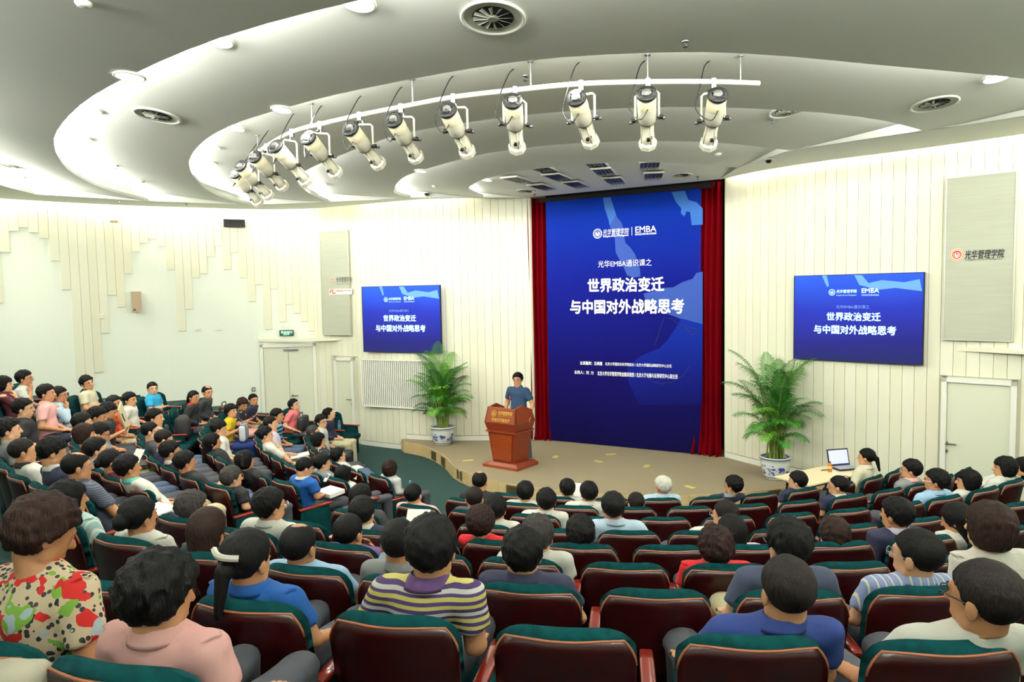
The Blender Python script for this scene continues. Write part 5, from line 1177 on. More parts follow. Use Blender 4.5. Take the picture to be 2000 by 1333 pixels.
PEOPLE = [
# px, py, ring, hair, haircolour, shirt, options
(937,942,2,'bald','k','black',dict(desc='balding man in black nearest the lectern')),
(927,975,3,'crop','c','dgrey',dict(desc='close-cropped man directly behind the balding man in black')),
(967,996,4,'short','k','white',dict(desc='black-haired person beside the curly-haired woman',collar='white')),
(939,1024,5,'curly','b','red',dict(desc='curly-haired woman in a red top',fem=1)),
(1026,963,2,'short','k','white',dict(desc='black-haired man in white, second row, right of lectern')),
(1067,980,3,'short','k','white',dict(desc='man in white, third row, right of lectern',collar='white')),
(1108,956,1,'short','k','lgrey',dict(desc='front row man left of the white paper')),
(1150,964,2,'short','k','white',dict(desc='man in white right of the held paper',collar='white')),
(1197,992,4,'short','k','ltblue',dict(desc='man in pale blue shirt with square back collar',collar='ltblue')),
(1242,984,2,'crop','c','dgrey',dict(desc='low cropped head left of the white-haired man')),
(1294,951,1,'short','w','ltblue',dict(desc='white-haired man in the front row',collar='ltblue',yaw=15)),
(1133,1042,5,'pixie','k','char',dict(desc='slouching black-haired person below the pale blue shirt')),
(1432,950,1,'short','k','navy',dict(desc='front row man in navy resting his cheek',pose='chin',yaw=20,collar='grey',g=1)),
(1416,1008,4,'crop','c','white',dict(desc='cropped man in glasses with a white collar',g=1,yaw=35,collar='white')),
(1428,1040,5,'long','k','lav',dict(desc='woman with long straight black hair',fem=1)),
(1397,1070,6,'pixie','b','red',dict(desc='tousled brown-haired woman in coral red',fem=1)),
(1538,1066,7,'short','k','slate',dict(desc='man in glasses behind the crew-cut man in blue',g=2,tr='khaki',yaw=10)),
(1537,1156,8,'crop','c','royal',dict(desc='large crew-cut man in a royal blue polo',collar='royal',hs=1.0)),
(1020,1083,7,'short','k','navy',dict(desc='black-haired man in a navy polo, centre seats',collar='navy',hs=1.0)),
(1050,1048,6,'short','g','white',dict(desc='greying head just behind the navy polo man',fwd=.05)),
(842,1074,8,'short','k','stripeYP',dict(desc='man in yellow and purple striped polo',collar='purple',hs=1.03,g=1)),
(780,1062,7,'crop','k','grey',dict(desc='man in grey left of the striped polo',collar='grey')),
(682,1042,6,'crop','k','purple',dict(desc='man in purple with a hand at his chin',pose='chin',yaw=-15)),
(708,1003,5,'short','k','navy',dict(desc='man in navy with a white collar holding papers',collar='white',pose='lap')),
(705,974,4,'short','k','char',dict(desc='thin-crowned head left of the white tote bag')),
(807,968,3,'crop','k','pink',dict(desc='cropped man in pink with turquoise trousers',tr='teal',collar='pink')),
(762,917,1,'bob','b','lgrey',dict(desc='woman with a brown bob in pale grey',fem=1,sl='l',g=2)),
(671,929,2,'bob','k','white',dict(desc='black-haired woman in white by the name cards',fem=1)),
(630,906,2,'short','k','grey',dict(desc='man in silver glasses behind the name cards',g=1,yaw=-10)),
(661,891,1,'short','k','white',dict(desc='man in white looking upwards beside a name card',g=1,pitch=-14,tr='slate')),
(622,861,1,'bob','k','print',dict(desc='dark-bobbed woman left of the first name card',fem=1,tr='jeans')),
(612,846,1,'crop','g','dgrey',dict(desc='greying man half hidden beside the bobbed woman',pitch=-8)),
(628,824,1,'short','k','lgrey',dict(desc='man in black glasses and a pale grey shirt',g=2,tr='black',roll=8,yaw=25)),
(643,810,1,'short','k','navy',dict(desc='reclining man in navy jacket and khaki trousers',sl='l',pose='lap',pitch=-18,tr='khaki',collar='white',shoes='dgrey',yaw=20)),
(575,792,2,'short','k','coral',dict(desc='reclining man in a coral pink shirt',pitch=-16,roll=10,g=1,collar='coral')),
(542,813,2,'short','k','stripeBK',dict(desc='man in a blue and black striped polo',pose='lap',tr='jeans',collar='stripeBK')),
(529,828,2,'crop','c','lav',dict(desc='balding man writing on a white pad',pose='write',tr='khaki',fwd=.08)),
(519,850,2,'short','k','white',dict(desc='man in white with his cheek on his hand',pose='chin',tr='navy')),
(595,915,3,'crop','k','blue',dict(desc='man in blue polo with white-trimmed collar',collar='white',pose='write',pitch=22,tr='dgrey',yaw=-10)),
(479,901,3,'bob','k','black',dict(desc='black-haired woman behind the man in white',fem=1)),
(416,864,3,'long','k','black',dict(desc='long-haired woman in a black top',fem=1,fwd=.1,pose='lap')),
(428,838,3,'short','k','white',dict(desc='man in white beside the long-haired woman',pitch=12,pose='lap')),
(452,804,3,'pixie','k','gold',dict(desc='woman in a mustard yellow scarf',fem=1,sl='s',pose='phone',tr='royal',yaw=25)),
(474,791,3,'pixie','b','print',dict(desc='brown-haired woman reading her phone',fem=1,pitch=18,pose='phone',tr='pink',yaw=20)),
(495,782,3,'crop','k','navy',dict(desc='young man in navy T-shirt with lanyard',pose='lap',tr='khaki',yaw=25)),
(405,767,4,'bald','k','char',dict(desc='balding man in a dark green-striped jacket',g=1,sl='l',pose='lap',yaw=20)),
(379,777,4,'pony','k','black',dict(desc='ponytailed woman in black jacket and red top',fem=1,sl='l',pose='lap',collar='red',yaw=15)),
(298,760,5,'crop','k','cyan',dict(desc='stout man in a bright cyan polo',pose='fold',collar='cyan',yaw=40,scale=1.1)),
(254,782,5,'short','k','white',dict(desc='young man in white left of the cyan polo',collar='white',yaw=10)),
(224,790,5,'short','k','orange',dict(desc='man in an orange and red patterned shirt',pose='lap',g=1,collar='white',yaw=20,pitch=-8,tr='khaki')),
(211,804,5,'short','k','char',dict(desc='young man in charcoal holding up a phone',pose='phone',pitch=22)),
(190,814,5,'short','k','grey',dict(desc='black-haired young man left of the phone user',pitch=15,pose='lap',fwd=.05)),
(162,827,5,'short','k','dgrey',dict(desc='dark-haired man behind the two looking down',pose='lap')),
(166,850,5,'bob','b','maroon',dict(desc='woman with brown streaked hair, left block',fem=1)),
(195,847,5,'short','k','grey',dict(desc='bespectacled man typing with his head bowed',g=2,pose='write',fwd=.15,pitch=18,tr='khaki')),
(188,879,5,'short','k','ltblue',dict(desc='neat black-haired man beside a held page',pose='phone',collar='white',tr='jeans')),
(303,817,4,'short','k','white',dict(desc='smiling man in patterned white with a watch',pose='rest',yaw=15,tr='jeans')),
(294,843,4,'crop','k','dgrey',dict(desc='bespectacled man in a dark grey jacket',g=2,sl='l')),
(320,859,4,'crop','c','rugby',dict(desc='man in a purple striped rugby shirt',g=2,pitch=14,collar='white',fwd=.1)),
(333,883,4,'short','k','char',dict(desc='grinning man in glasses and white collar',g=1,collar='white')),
(362,904,4,'short','k','black',dict(desc='man in black raising a black phone',pose='phone',tr='jeans')),
(453,935,4,'short','g','black',dict(desc='older greying man in a black T-shirt',pose='rest')),
(217,902,5,'bun','k','maroon',dict(desc='woman with pinned black hair, left block',fem=1)),
(250,915,5,'short','k','white',dict(desc='man with a green lanyard and white shirt',collar='teal',pose='rest',tr='khaki',scale=1.05)),
(151,913,6,'bald','k','stripeG',dict(desc='balding man in a grey pinstriped polo',g=1,pose='write',collar='dgrey',tr='navy',yaw=5)),
(102,884,6,'short','k','navy',dict(desc='man in navy sweater with white collar, head bowed',g=1,sl='l',pitch=16,collar='white')),
(45,883,6,'crop','c','white',dict(desc='brush-cut man in white with a black collar',collar='black')),
(17,841,6,'short','k','grey',dict(desc='man in grey at the left edge, third from wall')),
(46,799,6,'short','k','black',dict(desc='bespectacled man in a printed black T-shirt',g=1,pose='lap',tr='dgrey')),
(91,769,6,'short','k','pink',dict(desc='man in a pale pink polo, arms resting',pose='lap',collar='pink',tr='navy')),
(116,773,6,'short','k','ltblue',dict(desc='bespectacled man in pale blue, hand on chin',g=1,sl='l',pose='chin')),
(170,749,6,'short','k','cream',dict(desc='man in cream polo with a black collar, arms folded',pose='fold',collar='black',roll=12,yaw=25)),
(48,740,7,'short','k','white',dict(desc='man in white by the wall touching his face',g=1,pose='chin')),
(8,752,7,'bob','k','maroon',dict(desc='woman in maroon covering her face, far left',fem=1,sl='l',pose='chin')),
(134,977,7,'bob','k','stripeT',dict(desc='woman in a pale teal striped blouse',fem=1,fwd=.1,yaw=-20)),
(272,1011,7,'bun','k','white',dict(desc='woman in white with hair clipped up',fem=1,yaw=-12)),
(84,1042,9,'pixie','b','floral',dict(desc='smiling woman in a floral leopard print blouse',fem=1,pitch=26,yaw=-28,hs=1.0,fwd=.3,scale=1.1)),
(312,1163,9,'pixie','k','pink',dict(desc='short-haired woman in a pale pink top',fem=1,collar='pink',yaw=-22,pitch=12,hs=1.02,fwd=.1)),
(484,1095,8,'pony','k','blue',dict(desc='ponytailed woman in blue with a white hair clip',fem=1,yaw=-14,collar='blue',hs=1.03)),
(408,1036,7,'long','b','char',dict(desc='woman with long brown hair, seen from behind',fem=1)),
(376,993,6,'short','g','slate',dict(desc='slouching man with grey-flecked hair, aisle seat',tr='jeans')),
(528,990,6,'short','k','white',dict(desc='man in white shirt and silver glasses, sixth row',g=1,collar='white',yaw=-15)),
(585,1069,7,'bald','k','sky',dict(desc='thin-crowned man in a sky blue shirt',collar='sky',yaw=-10)),
(1557,941,1,'short','k','navy',dict(desc='front row man in navy before the table',yaw=20)),
(1637,951,2,'crop','k','navy',dict(desc='cropped man in navy and white collar by the table',g=1,collar='white',yaw=25)),
(1692,894,1,'pony','k','cream',dict(desc='ponytailed girl in white at the laptop',fem=1,sl='l',pose='write',collar='white',yaw=0,fwd=.2)),
(1779,919,2,'short','k','grey',dict(desc='man in glasses and grey jacket, fingers on lips',g=1,sl='l',pose='chin',collar='pink',yaw=15)),
(1828,941,3,'short','k','sky',dict(desc='man in glasses and a sky blue shirt',g=1,collar='sky',yaw=20)),
(1890,941,3,'bob','k','white',dict(desc='black-bobbed woman in white beside the blue shirt',fem=1,yaw=25)),
(1962,915,3,'bob','k','white',dict(desc='black-bobbed woman in a white collared blouse',fem=1,collar='white',yaw=25)),
(1997,914,2,'long','k','white',dict(desc='long-haired girl at the right edge',fem=1,yaw=25)),
(1750,1007,5,'short','k','navy',dict(desc='man in a navy suit, right block',collar='lav',sl='l',yaw=15)),
(1868,1016,5,'long','k','lattice',dict(desc='long-haired woman bending down in white',fem=1,pitch=20,yaw=20)),
(1931,1033,7,'bob','b','lattice',dict(desc='brown-bobbed woman in a white crochet top',fem=1,hs=1.02,yaw=10)),
(1790,1087,7,'crop','k','stripeBW',dict(desc='crew-cut man in a blue striped shirt',g=1,hs=1.04,yaw=25,collar='stripeBW')),
(1922,1173,8,'crop','c','white',dict(desc='cropped man in black glasses and white shirt',g=2,hs=1.08,yaw=20)),
(1627,1044,5,'pixie','b','dgrey',dict(desc='brown-haired head resting on the seat back',fem=1,pitch=-10)),
]
ring_face = 0
INFO = {}
SLOT = assign(PEOPLE)
for ip, (px, py, ring, hair, hc, shirt, o) in enumerate(PEOPLE):
    INFO[o['desc']] = person(px, py, ring, hair, hc, shirt, slot=SLOT[ip], **o)
# the speaker stands behind the lectern, facing the hall
ring_face = math.atan2(LN.y, LN.x)-math.pi/2+.15
sp = Vector((LC.x, LC.y, .25))-LN*.5+LX*.1
INFO['speaker'] = person(1011, 742, 0, 'short', 'k', 'navyb' if 0 else 'slate2', pose='stand', desc='man in a dark blue shirt speaking behind the lectern', g=1, seat=sp, collar='slate2', tr='dgrey', shoes='black', yaw=8, face=True)
ORD = ['front', 'second', 'third', 'fourth', 'fifth', 'sixth', 'seventh', 'eighth', 'ninth']
for s in SEATS:
    rw = [q for q in SEATS if q['blk'] == s['blk'] and q['r'] == s['r']]; row = ORD[s['r']-1]; bk = 'left' if s['blk'] == 'L' else 'centre'
    if s['occ']: lab = 'green velvet seat under the '+s['occ']
    else:
        o = [q for q in rw if q['occ']]
        if o:
            b = min(o, key=lambda q: (abs(q['i']-s['i']), q['i'])); d = s['i']-b['i']; n = ['', 'one', 'two', 'three', 'four', 'five', 'six', 'seven', 'eight', 'nine'][min(9, abs(d))]
            lab = 'empty green seat, %s %s of the %s' % ('next' if abs(d) == 1 else n+' places', 'right' if d > 0 else 'left', b['occ'])
        else: lab = 'empty green velvet seat %s of the %s row, %s block' % (['first', 'second', 'third', 'fourth', 'fifth', 'sixth', 'seventh', 'eighth', 'ninth', 'tenth', 'eleventh', 'twelfth'][s['i']], row, bk)
    w = lab.split(); lab = ' '.join(w[:16])
    make_seat(lab, s['p'], s['th'], s['i'] == 0)
# ------------------------------------------------------------------ ceiling fittings
def on_ceiling(px, py, off=.004):
    p, n = ceil_hit(px, py); z = n; x = Vector((1, 0, 0)); x = (x-z*x.dot(z)).normalized(); y = z.cross(x)
    m3 = Matrix(((x.x, y.x, z.x), (x.y, y.y, z.y), (x.z, y.z, z.z))); return p+n*off, m3.to_euler()
DL = [(700, 2, .115, 'on the outer cove at the top edge'), (425, 76, .115, 'on the outer cove, upper left'), (253, 147, .115, 'brightest, on the outer cove left of the big vent'), (176, 212, .115, 'on the outer cove above the left vent'),
 (163, 268, .1, 'low on the outer cove, inner left bend'), (461, 249, .1, 'on the second cove above the spotlights'), (415, 285, .1, 'on the second cove left of the spotlights'), (551, 212, .1, 'on the second cove nearest the light pipe'),
 (410, 316, .1, 'at the left tip of the second cove'), (1946, 150, .115, 'on the second cove at the far right'), (822, 333, .09, 'on the fourth cove, left tip'), (951, 351, .09, 'on the stage cove, left end'), (630, 358, .09, 'on the third cove behind the spotlights'), (36, 344, .1, 'in the shallow cove at the left edge')]
for px, py, rad, w in DL:
    p, e = on_ceiling(px, py); t = thing('downlight', 'round glowing downlight '+w, 'downlight', p, rot=e); mb = MB()
    mb.lathe([(rad*1.18, 0), (rad*1.2, .012), (rad*1.05, .02), (rad, .012), (rad*.96, -.0)], 28); mb.build('trim_ring', M['white'], t, smooth=True)
    mb = MB(); mb.lathe([(.001, .008), (rad*.98, .006)], 28); mb.build('lamp', M['lamp'], t)
    l = bpy.data.lights.new('downlight_lamp', 'SPOT'); l.energy = P_SPOT; l.spot_size = math.radians(150); l.spot_blend = .8; l.color = (1, .97, .86); l.shadow_soft_size = .09
    o = bpy.data.objects.new('downlight_lamp', l); COL.objects.link(o); o.location = p-Vector((0, 0, .06))
# the same downlights carry on along the coves over the audience
for i, k in ((0, 4), (0, 42), (1, 31), (1, 38), (2, 22), (2, 30), (2, 38), (3, 24), (3, 36)):
    q = EP[i][k]; inn = FOC-q; inn.normalize(); q = q+inn*.35; h = CB.ray_cast(Vector((q.x, q.y, 3)), Vector((0, 0, 1)))
    if h[0] is None: continue
    l = bpy.data.lights.new('downlight_lamp', 'SPOT'); l.energy = P_SPOT; l.spot_size = math.radians(150); l.spot_blend = .8; l.color = (1, .97, .86); l.shadow_soft_size = .09
    o = bpy.data.objects.new('downlight_lamp', l); COL.objects.link(o); o.location = h[0]-Vector((0, 0, .05))
for px, py, rad, w in [(963, 33, .25, 'large round air vent at the top centre of the ceiling'), (307, 225, .25, 'large round air vent in the upper left shell'), (1825, 202, .25, 'large round air vent in the upper right shell'),
                      (1331, 342, .2, 'round air vent right of the ceiling louvres'), (1027, 373, .2, 'round air vent at the left end of the stage ceiling'), (1535, 217, .2, 'bright round air vent half hidden behind a cove'), (3, 321, .22, 'round air vent cut by the left picture edge')]:
    p, e = on_ceiling(px, py, .0); t = thing('air_vent', w, 'air vent', p, rot=e); mb = MB()
    mb.lathe([(rad*1.0, 0), (rad*1.02, .015), (rad*.95, .022), (rad*.9, .012)], 40); mb.build('vent_rim', M['white'], t, smooth=True)
    mb = MB(); mb.lathe([(rad*.9, .012), (rad*.84, .006), (rad*.62, .004)], 40); mb.build('vent_cone', mat('vent_throat%d' % int(px), srgb(198, 198, 182), .6), t, smooth=True)
    mb = MB(); mb.lathe([(.001, .005), (rad*.64, .005)], 32); mb.build('vent_opening', M['dark'], t)
    mb = MB(); mb.lathe([(.001, .022), (rad*.15, .022), (rad*.17, .006)], 20); mb.build('hub', mat('hub_grey%d' % int(px), srgb(140, 142, 130), .5), t)
    mb = MB()
    for k in range(12):
        a = 2*math.pi*k/12; c_, s_ = math.cos(a), math.sin(a); a2 = a+.2; c2, s2 = math.cos(a2), math.sin(a2)
        mb.add([(rad*.16*c_, rad*.16*s_, .008), (rad*.62*c_, rad*.62*s_, .006), (rad*.62*c2, rad*.62*s2, .02), (rad*.16*c2, rad*.16*s2, .02)], [(0, 1, 2, 3)])
        b_ = mb.build('blade', M['steel'] if 0 else mat('blade_grey', srgb(176, 178, 166), .5) if k == 0 and px == 963 else bpy.data.materials['blade_grey'], t) if 1 else None; mb = MB()
# louvred fluorescent fittings over the stage, switched off
for i, (px, py, a) in enumerate([(1020, 353, 28), (1067, 332, 25), (1095, 348, 24), (1130, 362, 23), (1067, 367, 27), (1167, 323, 18), (1183, 338, 17), (1203, 355, 17), (1268, 326, 9), (1275, 346, 9)]):
    p, e = on_ceiling(px, py, .0); w_ = ['leftmost', 'second of the rear row', 'centre left, middle row', 'centre left, nearest the banner', 'far left, nearest the banner', 'third of the rear row', 'centre right, middle row', 'centre right, nearest the banner', 'rightmost, rear row', 'rightmost, nearest the banner'][i]
    t = thing('louvre_light', 'recessed louvred light over the stage, '+w_, 'ceiling light', p, 0); t.rotation_euler = (math.pi, 0, math.pi+math.radians(-a)); t.location = p-Vector((0, 0, .006))
    W2, L2 = .17, .55
    mb = MB()
    for c_, d_ in (((-W2, 0, 0), (.02, 2*L2, .03)), ((W2, 0, 0), (.02, 2*L2, .03)), ((0, -L2, 0), (2*W2, .02, .03)), ((0, L2, 0), (2*W2, .02, .03))): mb.box(c_, d_)
    mb.build('light_frame', M['white'], t); mb = MB(); mb.box((0, 0, -.012), (2*W2, 2*L2, .006)); mb.build('reflector', mat('mirror_reflector%d' % i, srgb(150, 152, 156), .35, .6), t)
    mb = MB()
    for k in range(4): mb.box((-W2+2*W2*(k+1)/5, 0, 0), (.012, 2*L2-.02, .024))
    for k in range(9): mb.box((0, -L2+2*L2*(k+1)/10, .0), (2*W2-.02, .008, .02))
    mb.build('louvre_grid', M['steel'], t, kind='stuff')
for px, py, w in [(1338, 80, 'upper right of the big centre vent'), (1026, 148, 'just above the light pipe'), (1508, 234, 'below the half hidden vent'), (62, 357, 'at the left edge'), (229, 323, 'left shell near the coves'), (1044, 379, 'by the stage vent'), (1363, 345, 'right of the louvres'), (233, 390, 'under the left soffit'), (364, 398, 'under the middle left soffit')]:
    p, e = on_ceiling(px, py); t = thing('sprinkler', 'small metal sprinkler head on the ceiling '+w, 'sprinkler', p, rot=e); mb = MB(); mb.lathe([(.001, 0), (.032, 0), (.03, .008), (.012, .012)], 16); mb.build('escutcheon', M['steel'], t)
    mb = MB(); mb.tube([(0, 0, .008), (0, 0, .04)], .006, 8); mb.lathe([(.001, .044), (.02, .044), (.02, .047)], 12); mb.tube([(.012, 0, .015), (.015, 0, .03), (0, 0, .043)], .002, 5); mb.tube([(-.012, 0, .015), (-.015, 0, .03), (0, 0, .043)], .002, 5); mb.build('nozzle', M['steel'], t, kind='stuff')
for px, py, w in [(163, 3, 'near the top left corner'), (1402, 300, 'right of the spotlights'), (849, 363, 'above the left screen wall'), (277, 353, 'left shell between two coves')]:
    p, e = on_ceiling(px, py); t = thing('smoke_detector', 'white round smoke detector '+w, 'smoke detector', p, rot=e); mb = MB(); mb.lathe([(.055, 0), (.055, .012), (.042, .03), (.03, .034), (.001, .036)], 24); mb.build('detector_body', M['white'], t, smooth=True)
    mb = MB(); mb.lathe([(.049, .014), (.0465, .022)], 24); mb.build('sensing_slot', M['ink'], t)
for px, py, w in [(1502, 310, 'on the soffit above the right wall'), (834, 380, 'on the soffit above the left screen')]:
    p, e = on_ceiling(px, py); t = thing('dome_camera', 'black glass dome camera '+w, 'camera', p, rot=e); mb = MB(); mb.lathe([(.075, 0), (.08, .012), (.06, .02)], 28); mb.build('camera_base', M['white'], t, smooth=True)
    mb = MB(); mb.lathe([(.058*math.cos(a), .018+.058*math.sin(a)) for a in np.linspace(0, 1.5, 8)], 28); mb.build('dome', mat('smoked_dome%d' % px, srgb(24, 26, 28), .08, coat=1), t, smooth=True)
# ------------------------------------------------------------------ lighting pipe and twelve profile spotlights
ZP = 5.42
pipe_px = [(478, 334), (500, 304), (520, 286), (570, 258), (625, 243), (702, 225), (783, 209), (885, 190), (1005, 176), (1135, 164), (1265, 160), (1393, 160), (1483, 163)]
PP = [bp(x, y, ZP) for x, y in pipe_px]; cp = catmull([(p.x, p.y, p.z) for p in PP], 8)
t = thing('lighting_pipe', 'long curved white pipe carrying the spotlights', 'pipe', PP[6]); mb = MB(); mb.tube(cp, .024, 12); hang(mb.build('pipe_run', M['white'], None, smooth=True), t)
for k in (10, 30, 50, 66, 80, 92):
    c = cp[k]; h = CB.ray_cast(c, Vector((0, 0, 1)))[0]; top = h if h is not None else c+Vector((0, 0, .2)); mb = MB(); mb.tube([c, top], .007, 6); mb.tube([top-Vector((0, 0, .01)), top], .03, 12); hang(mb.build('hanger', M['steel'], None), t)
SPX = [481, 497, 522, 567, 625, 702, 783, 885, 1005, 1134, 1264, 1393]
END = [(505, 396), (523, 380), (552, 364), (597, 352), (656, 338), (738, 318), (813, 308), (913, 297), (1010, 287), (1153, 275), (1265, 280), (1384, 280)]
CAPP = [(461, 340), (472, 327), (499, 308), (541, 289), (603, 271), (687, 255), (770, 236), (875, 218), (1002, 202), (1127, 196), (1263, 188), (1401, 191)]
cpx = [proj(c)[0] for c in cp]
M['lampw'] = mat('cream_white_lamp_body', srgb(212, 208, 186), .4); M['lampy'] = mat('heat_yellowed_paint', srgb(232, 222, 186), .5)
def spotlight_parts(t):
    """the body lies along local -Z from the cap at the top (z=.33) to the lens (z=-.33); the yoke pivots at the origin"""
    mb = MB(); mb.lathe([(.05, .3), (.075, .285), (.082, .24), (.085, .1), (.08, -.02), (.062, -.045)], 28); mb.build('lamp_housing', M['lampw'], t, smooth=True)
    mb = MB(); mb.lathe([(.0835, .262), (.0862, .255), (.0872, .17), (.0865, .165)], 28); mb.build('heat_stain', M['lampy'], t, smooth=True)
    mb = MB(); mb.lathe([(.055, .32), (.088, .318), (.094, .3), (.088, .286), (.076, .284)], 28)
    for k in range(4):
        a = math.pi/4+math.pi/2*k; mb.tube([(.02*math.cos(a), .02*math.sin(a), .322), (.085*math.cos(a), .085*math.sin(a), .31)], .012, 6)
    mb.build('cap_ring', M['black'], t, smooth=True, kind='stuff'); mb = MB(); mb.lathe([(.001, .335), (.04, .33), (.052, .31)], 20); mb.build('cap_plate', M['steel'], t)
    mb = MB(); mb.lathe([(.06, -.04), (.06, -.19), (.064, -.195), (.066, -.3), (.06, -.31)], 24)
    for k in range(4):
        a = math.pi/2*k+.4; mb.tube([(.063*math.cos(a), .063*math.sin(a), -.04), (.066*math.cos(a), .066*math.sin(a), -.3)], .006, 5)
    mb.build('lens_barrel', M['lampw'], t, smooth=True, kind='stuff')
    mb = MB(); mb.lathe([(.066, -.28), (.088, -.3), (.09, -.35), (.084, -.352), (.07, -.31)], 8); mb.build('colour_frame', M['lampw'], t)
    mb = MB(); mb.lathe([(.001, -.32), (.062, -.322)], 20); mb.build('lens', mat('lens_glass', srgb(190, 190, 180), .1, coat=1) if 'lens_glass' not in bpy.data.materials else bpy.data.materials['lens_glass'], t)
    mb = MB()
    for s in (-1, 1): mb.box((s*.105, 0, .11), (.014, .034, .36)); 
    mb.box((0, 0, .29), (.224, .034, .014)); yk = mb
    for s in (-1, 1):
        mb = MB(); mb.tube([(s*.11, 0, .0), (s*.145, 0, .0)], .022, 10); mb.tube([(s*.09, 0, 0), (s*.11, 0, 0)], .01, 8); mb.build('tilt_knob', M['black'], t)
        mb = MB(); mb.tube([(s*.07, .0, -.03), (s*.13, .01, -.035)], .006, 6); mb.tube([(s*.13, .01, -.035), (s*.165, .014, -.037)], .014, 8); mb.build('shutter_handle', M['steel'], t)
    mb = MB(); mb.tube([(0, -.06, -.2), (0, -.085, -.2)], .017, 10); mb.build('focus_knob', M['black'], t)
    mb = MB(); mb.box((.035, -.0535, -.2), (.006, .006, .04)); mb.build('focus_slot', M['black'], t); mb = MB(); mb.lathe([(.083, -.012), (.085, -.018), (.08, -.026)], 24); mb.build('band', M['steel'], t, smooth=True)
    return yk
for i in range(12):
    j = min(range(len(cp)), key=lambda k: abs(cpx[k]-SPX[i])); c = cp[j]
    # the body hangs under the pipe and points down towards the stage
    piv = c-Vector((0, 0, .33)); mid = ((CAPP[i][0]*.52+END[i][0]*.48), (CAPP[i][1]*.52+END[i][1]*.48)); d = ray(*mid); k = (piv-CAM).length/d.length; P0 = CAM+d*((piv.y-CAM.y)/d.y)
    de = ray(*END[i]); tgt = None
    # direction: lens end lies on its line of sight, .66 m body length
    L = .33; best = None
    for q in np.linspace(0.6, 1.4, 161):
        e_ = CAM+de*((P0.y-CAM.y)/de.y*q); v = e_-P0
        if e_.y < P0.y: continue
        r_ = abs(v.length-L)
        if best is None or r_ < best[0]: best = (r_, v.normalized())
    dirv = best[1]; zax = -dirv; a = Vector((1, 0, 0)); fy = Vector((c.x-cp[max(j-1, 0)].x, c.y-cp[max(j-1, 0)].y, 0)).normalized(); xax = (fy-zax*fy.dot(zax)).normalized(); yax = zax.cross(xax)
    m = Matrix(((xax.x, yax.x, zax.x, P0.x), (xax.y, yax.y, zax.y, P0.y), (xax.z, yax.z, zax.z, P0.z), (0, 0, 0, 1)))
    w = ['lowest and leftmost', 'second from the left', 'third from the left', 'fourth from the left', 'fifth from the left', 'sixth from the left', 'seventh from the left', 'eighth, left of the two facing lamps', 'ninth, under the sprinkler', 'tenth, third from the right', 'eleventh, second from the right', 'rightmost, near the pipe end'][i]
    t = thing('stage_spotlight', 'white profile spotlight on the curved pipe, '+w, 'spotlight', (0, 0, 0), 0, 'profile spotlights on the curved pipe'); t.matrix_basis = m
    yk = spotlight_parts(t)
    # yoke and clamp hang plumb from the pipe
    inv = m.inverted(); A = P0+xax*.108; B = P0-xax*.108; top = c-Vector((0, 0, .1)); up = Vector((0, 0, 1)); ht = max(.12, top.z-P0.z)
    mb = MB(); pts = [A, A+up*ht*.92, A*.9+B*.1+up*ht, (A+B)/2*1.0+up*ht, B*.9+A*.1+up*ht, B+up*ht*.92, B]; mb.tube([inv @ p for p in pts], .011, 6); mb.build('yoke', M['lampw'], t)
    mb = MB(); tp = (A+B)/2+up*ht; mb.tube([inv @ tp, inv @ (tp*.5+c*.5), inv @ c], .01, 6); mb.tube([inv @ (c-Vector((0, 0, .06))), inv @ (c+Vector((0, 0, .03)))], .03, 8); mb.build('pipe_clamp', M['steel'], t, kind='stuff')
    mb = MB(); kn = inv @ (c-Vector((0, 0, .08))+xax*-.05); mb.tube([kn, kn+Vector((.03, 0, 0))], .016, 6); mb.build('clamp_knob', M['black'], t)
    h = CB.ray_cast(c+Vector((0, .12, 0)), Vector((0, 0, 1)))[0]; h = h if h is not None else c+Vector((0, .12, .15)); sd = -xax*.17
    mb = MB(); cpz = P0+zax*.2-yax*.085; pts = catmull([tuple(h), tuple(h-Vector((0, 0, .05))+sd*.3), tuple(c+sd*.8-Vector((0, .05, .05))), tuple(c+sd*1.1-Vector((0, .1, .25))), tuple(cpz+sd*.4-Vector((0, 0, .08))), tuple(cpz)], 5)
    mb.tube([inv @ p for p in pts], .0055, 5); mb.build('power_cable', M['black'], t)
# ------------------------------------------------------------------ laptop table
TZ = .75
ta, tb = bp(1536, 927, TZ), bp(1584, 948, TZ); tc = bp(1683, 925, TZ); tx_ = (tc-tb); tl = tx_.length; tx_.normalize(); tn = Vector((-tx_.y, tx_.x, 0)); td = min(.6, max(.5, (ta-tb).length))
org = (tb+tx_*tl/2+tn*td/2); rz = math.atan2(tx_.y, tx_.x); tl = max(1.2, tl)
tab = thing('folding_table', 'pale beech folding table with a laptop by the right palm', 'table', (org.x, org.y, 0), rz)
mb = MB(); mb.rbox((0, 0, TZ-.0125), (tl, td, .025), .006, 2); mb.build('tabletop', M['tabletop'], tab)
for sx in (-1, 1):
    mb = MB(); x = sx*(tl/2-.15); mb.tube([(x, -td/2+.05, .03), (x, -td/2+.12, TZ-.03)], .016, 8); mb.build('leg', M['black'], tab)
    mb = MB(); mb.tube([(x, td/2-.05, .03), (x, td/2-.12, TZ-.03)], .016, 8); mb.build('leg', M['black'], tab)
    mb = MB(); mb.tube([(x, -td/2+.02, .02), (x, td/2-.02, .02)], .018, 8); mb.build('foot_bar', M['black'], tab)
mb = MB(); mb.box((0, -td/2+.12, TZ-.06), (tl-.3, .03, .05)); mb.build('rail', M['black'], tab)
def lw(x, y, z=TZ): v = org+tx_*x+tn*y; return Vector((v.x, v.y, z+.001))
def wloc(px, py): q = bp(px, py, TZ)-org; return q.dot(tx_), q.dot(tn)
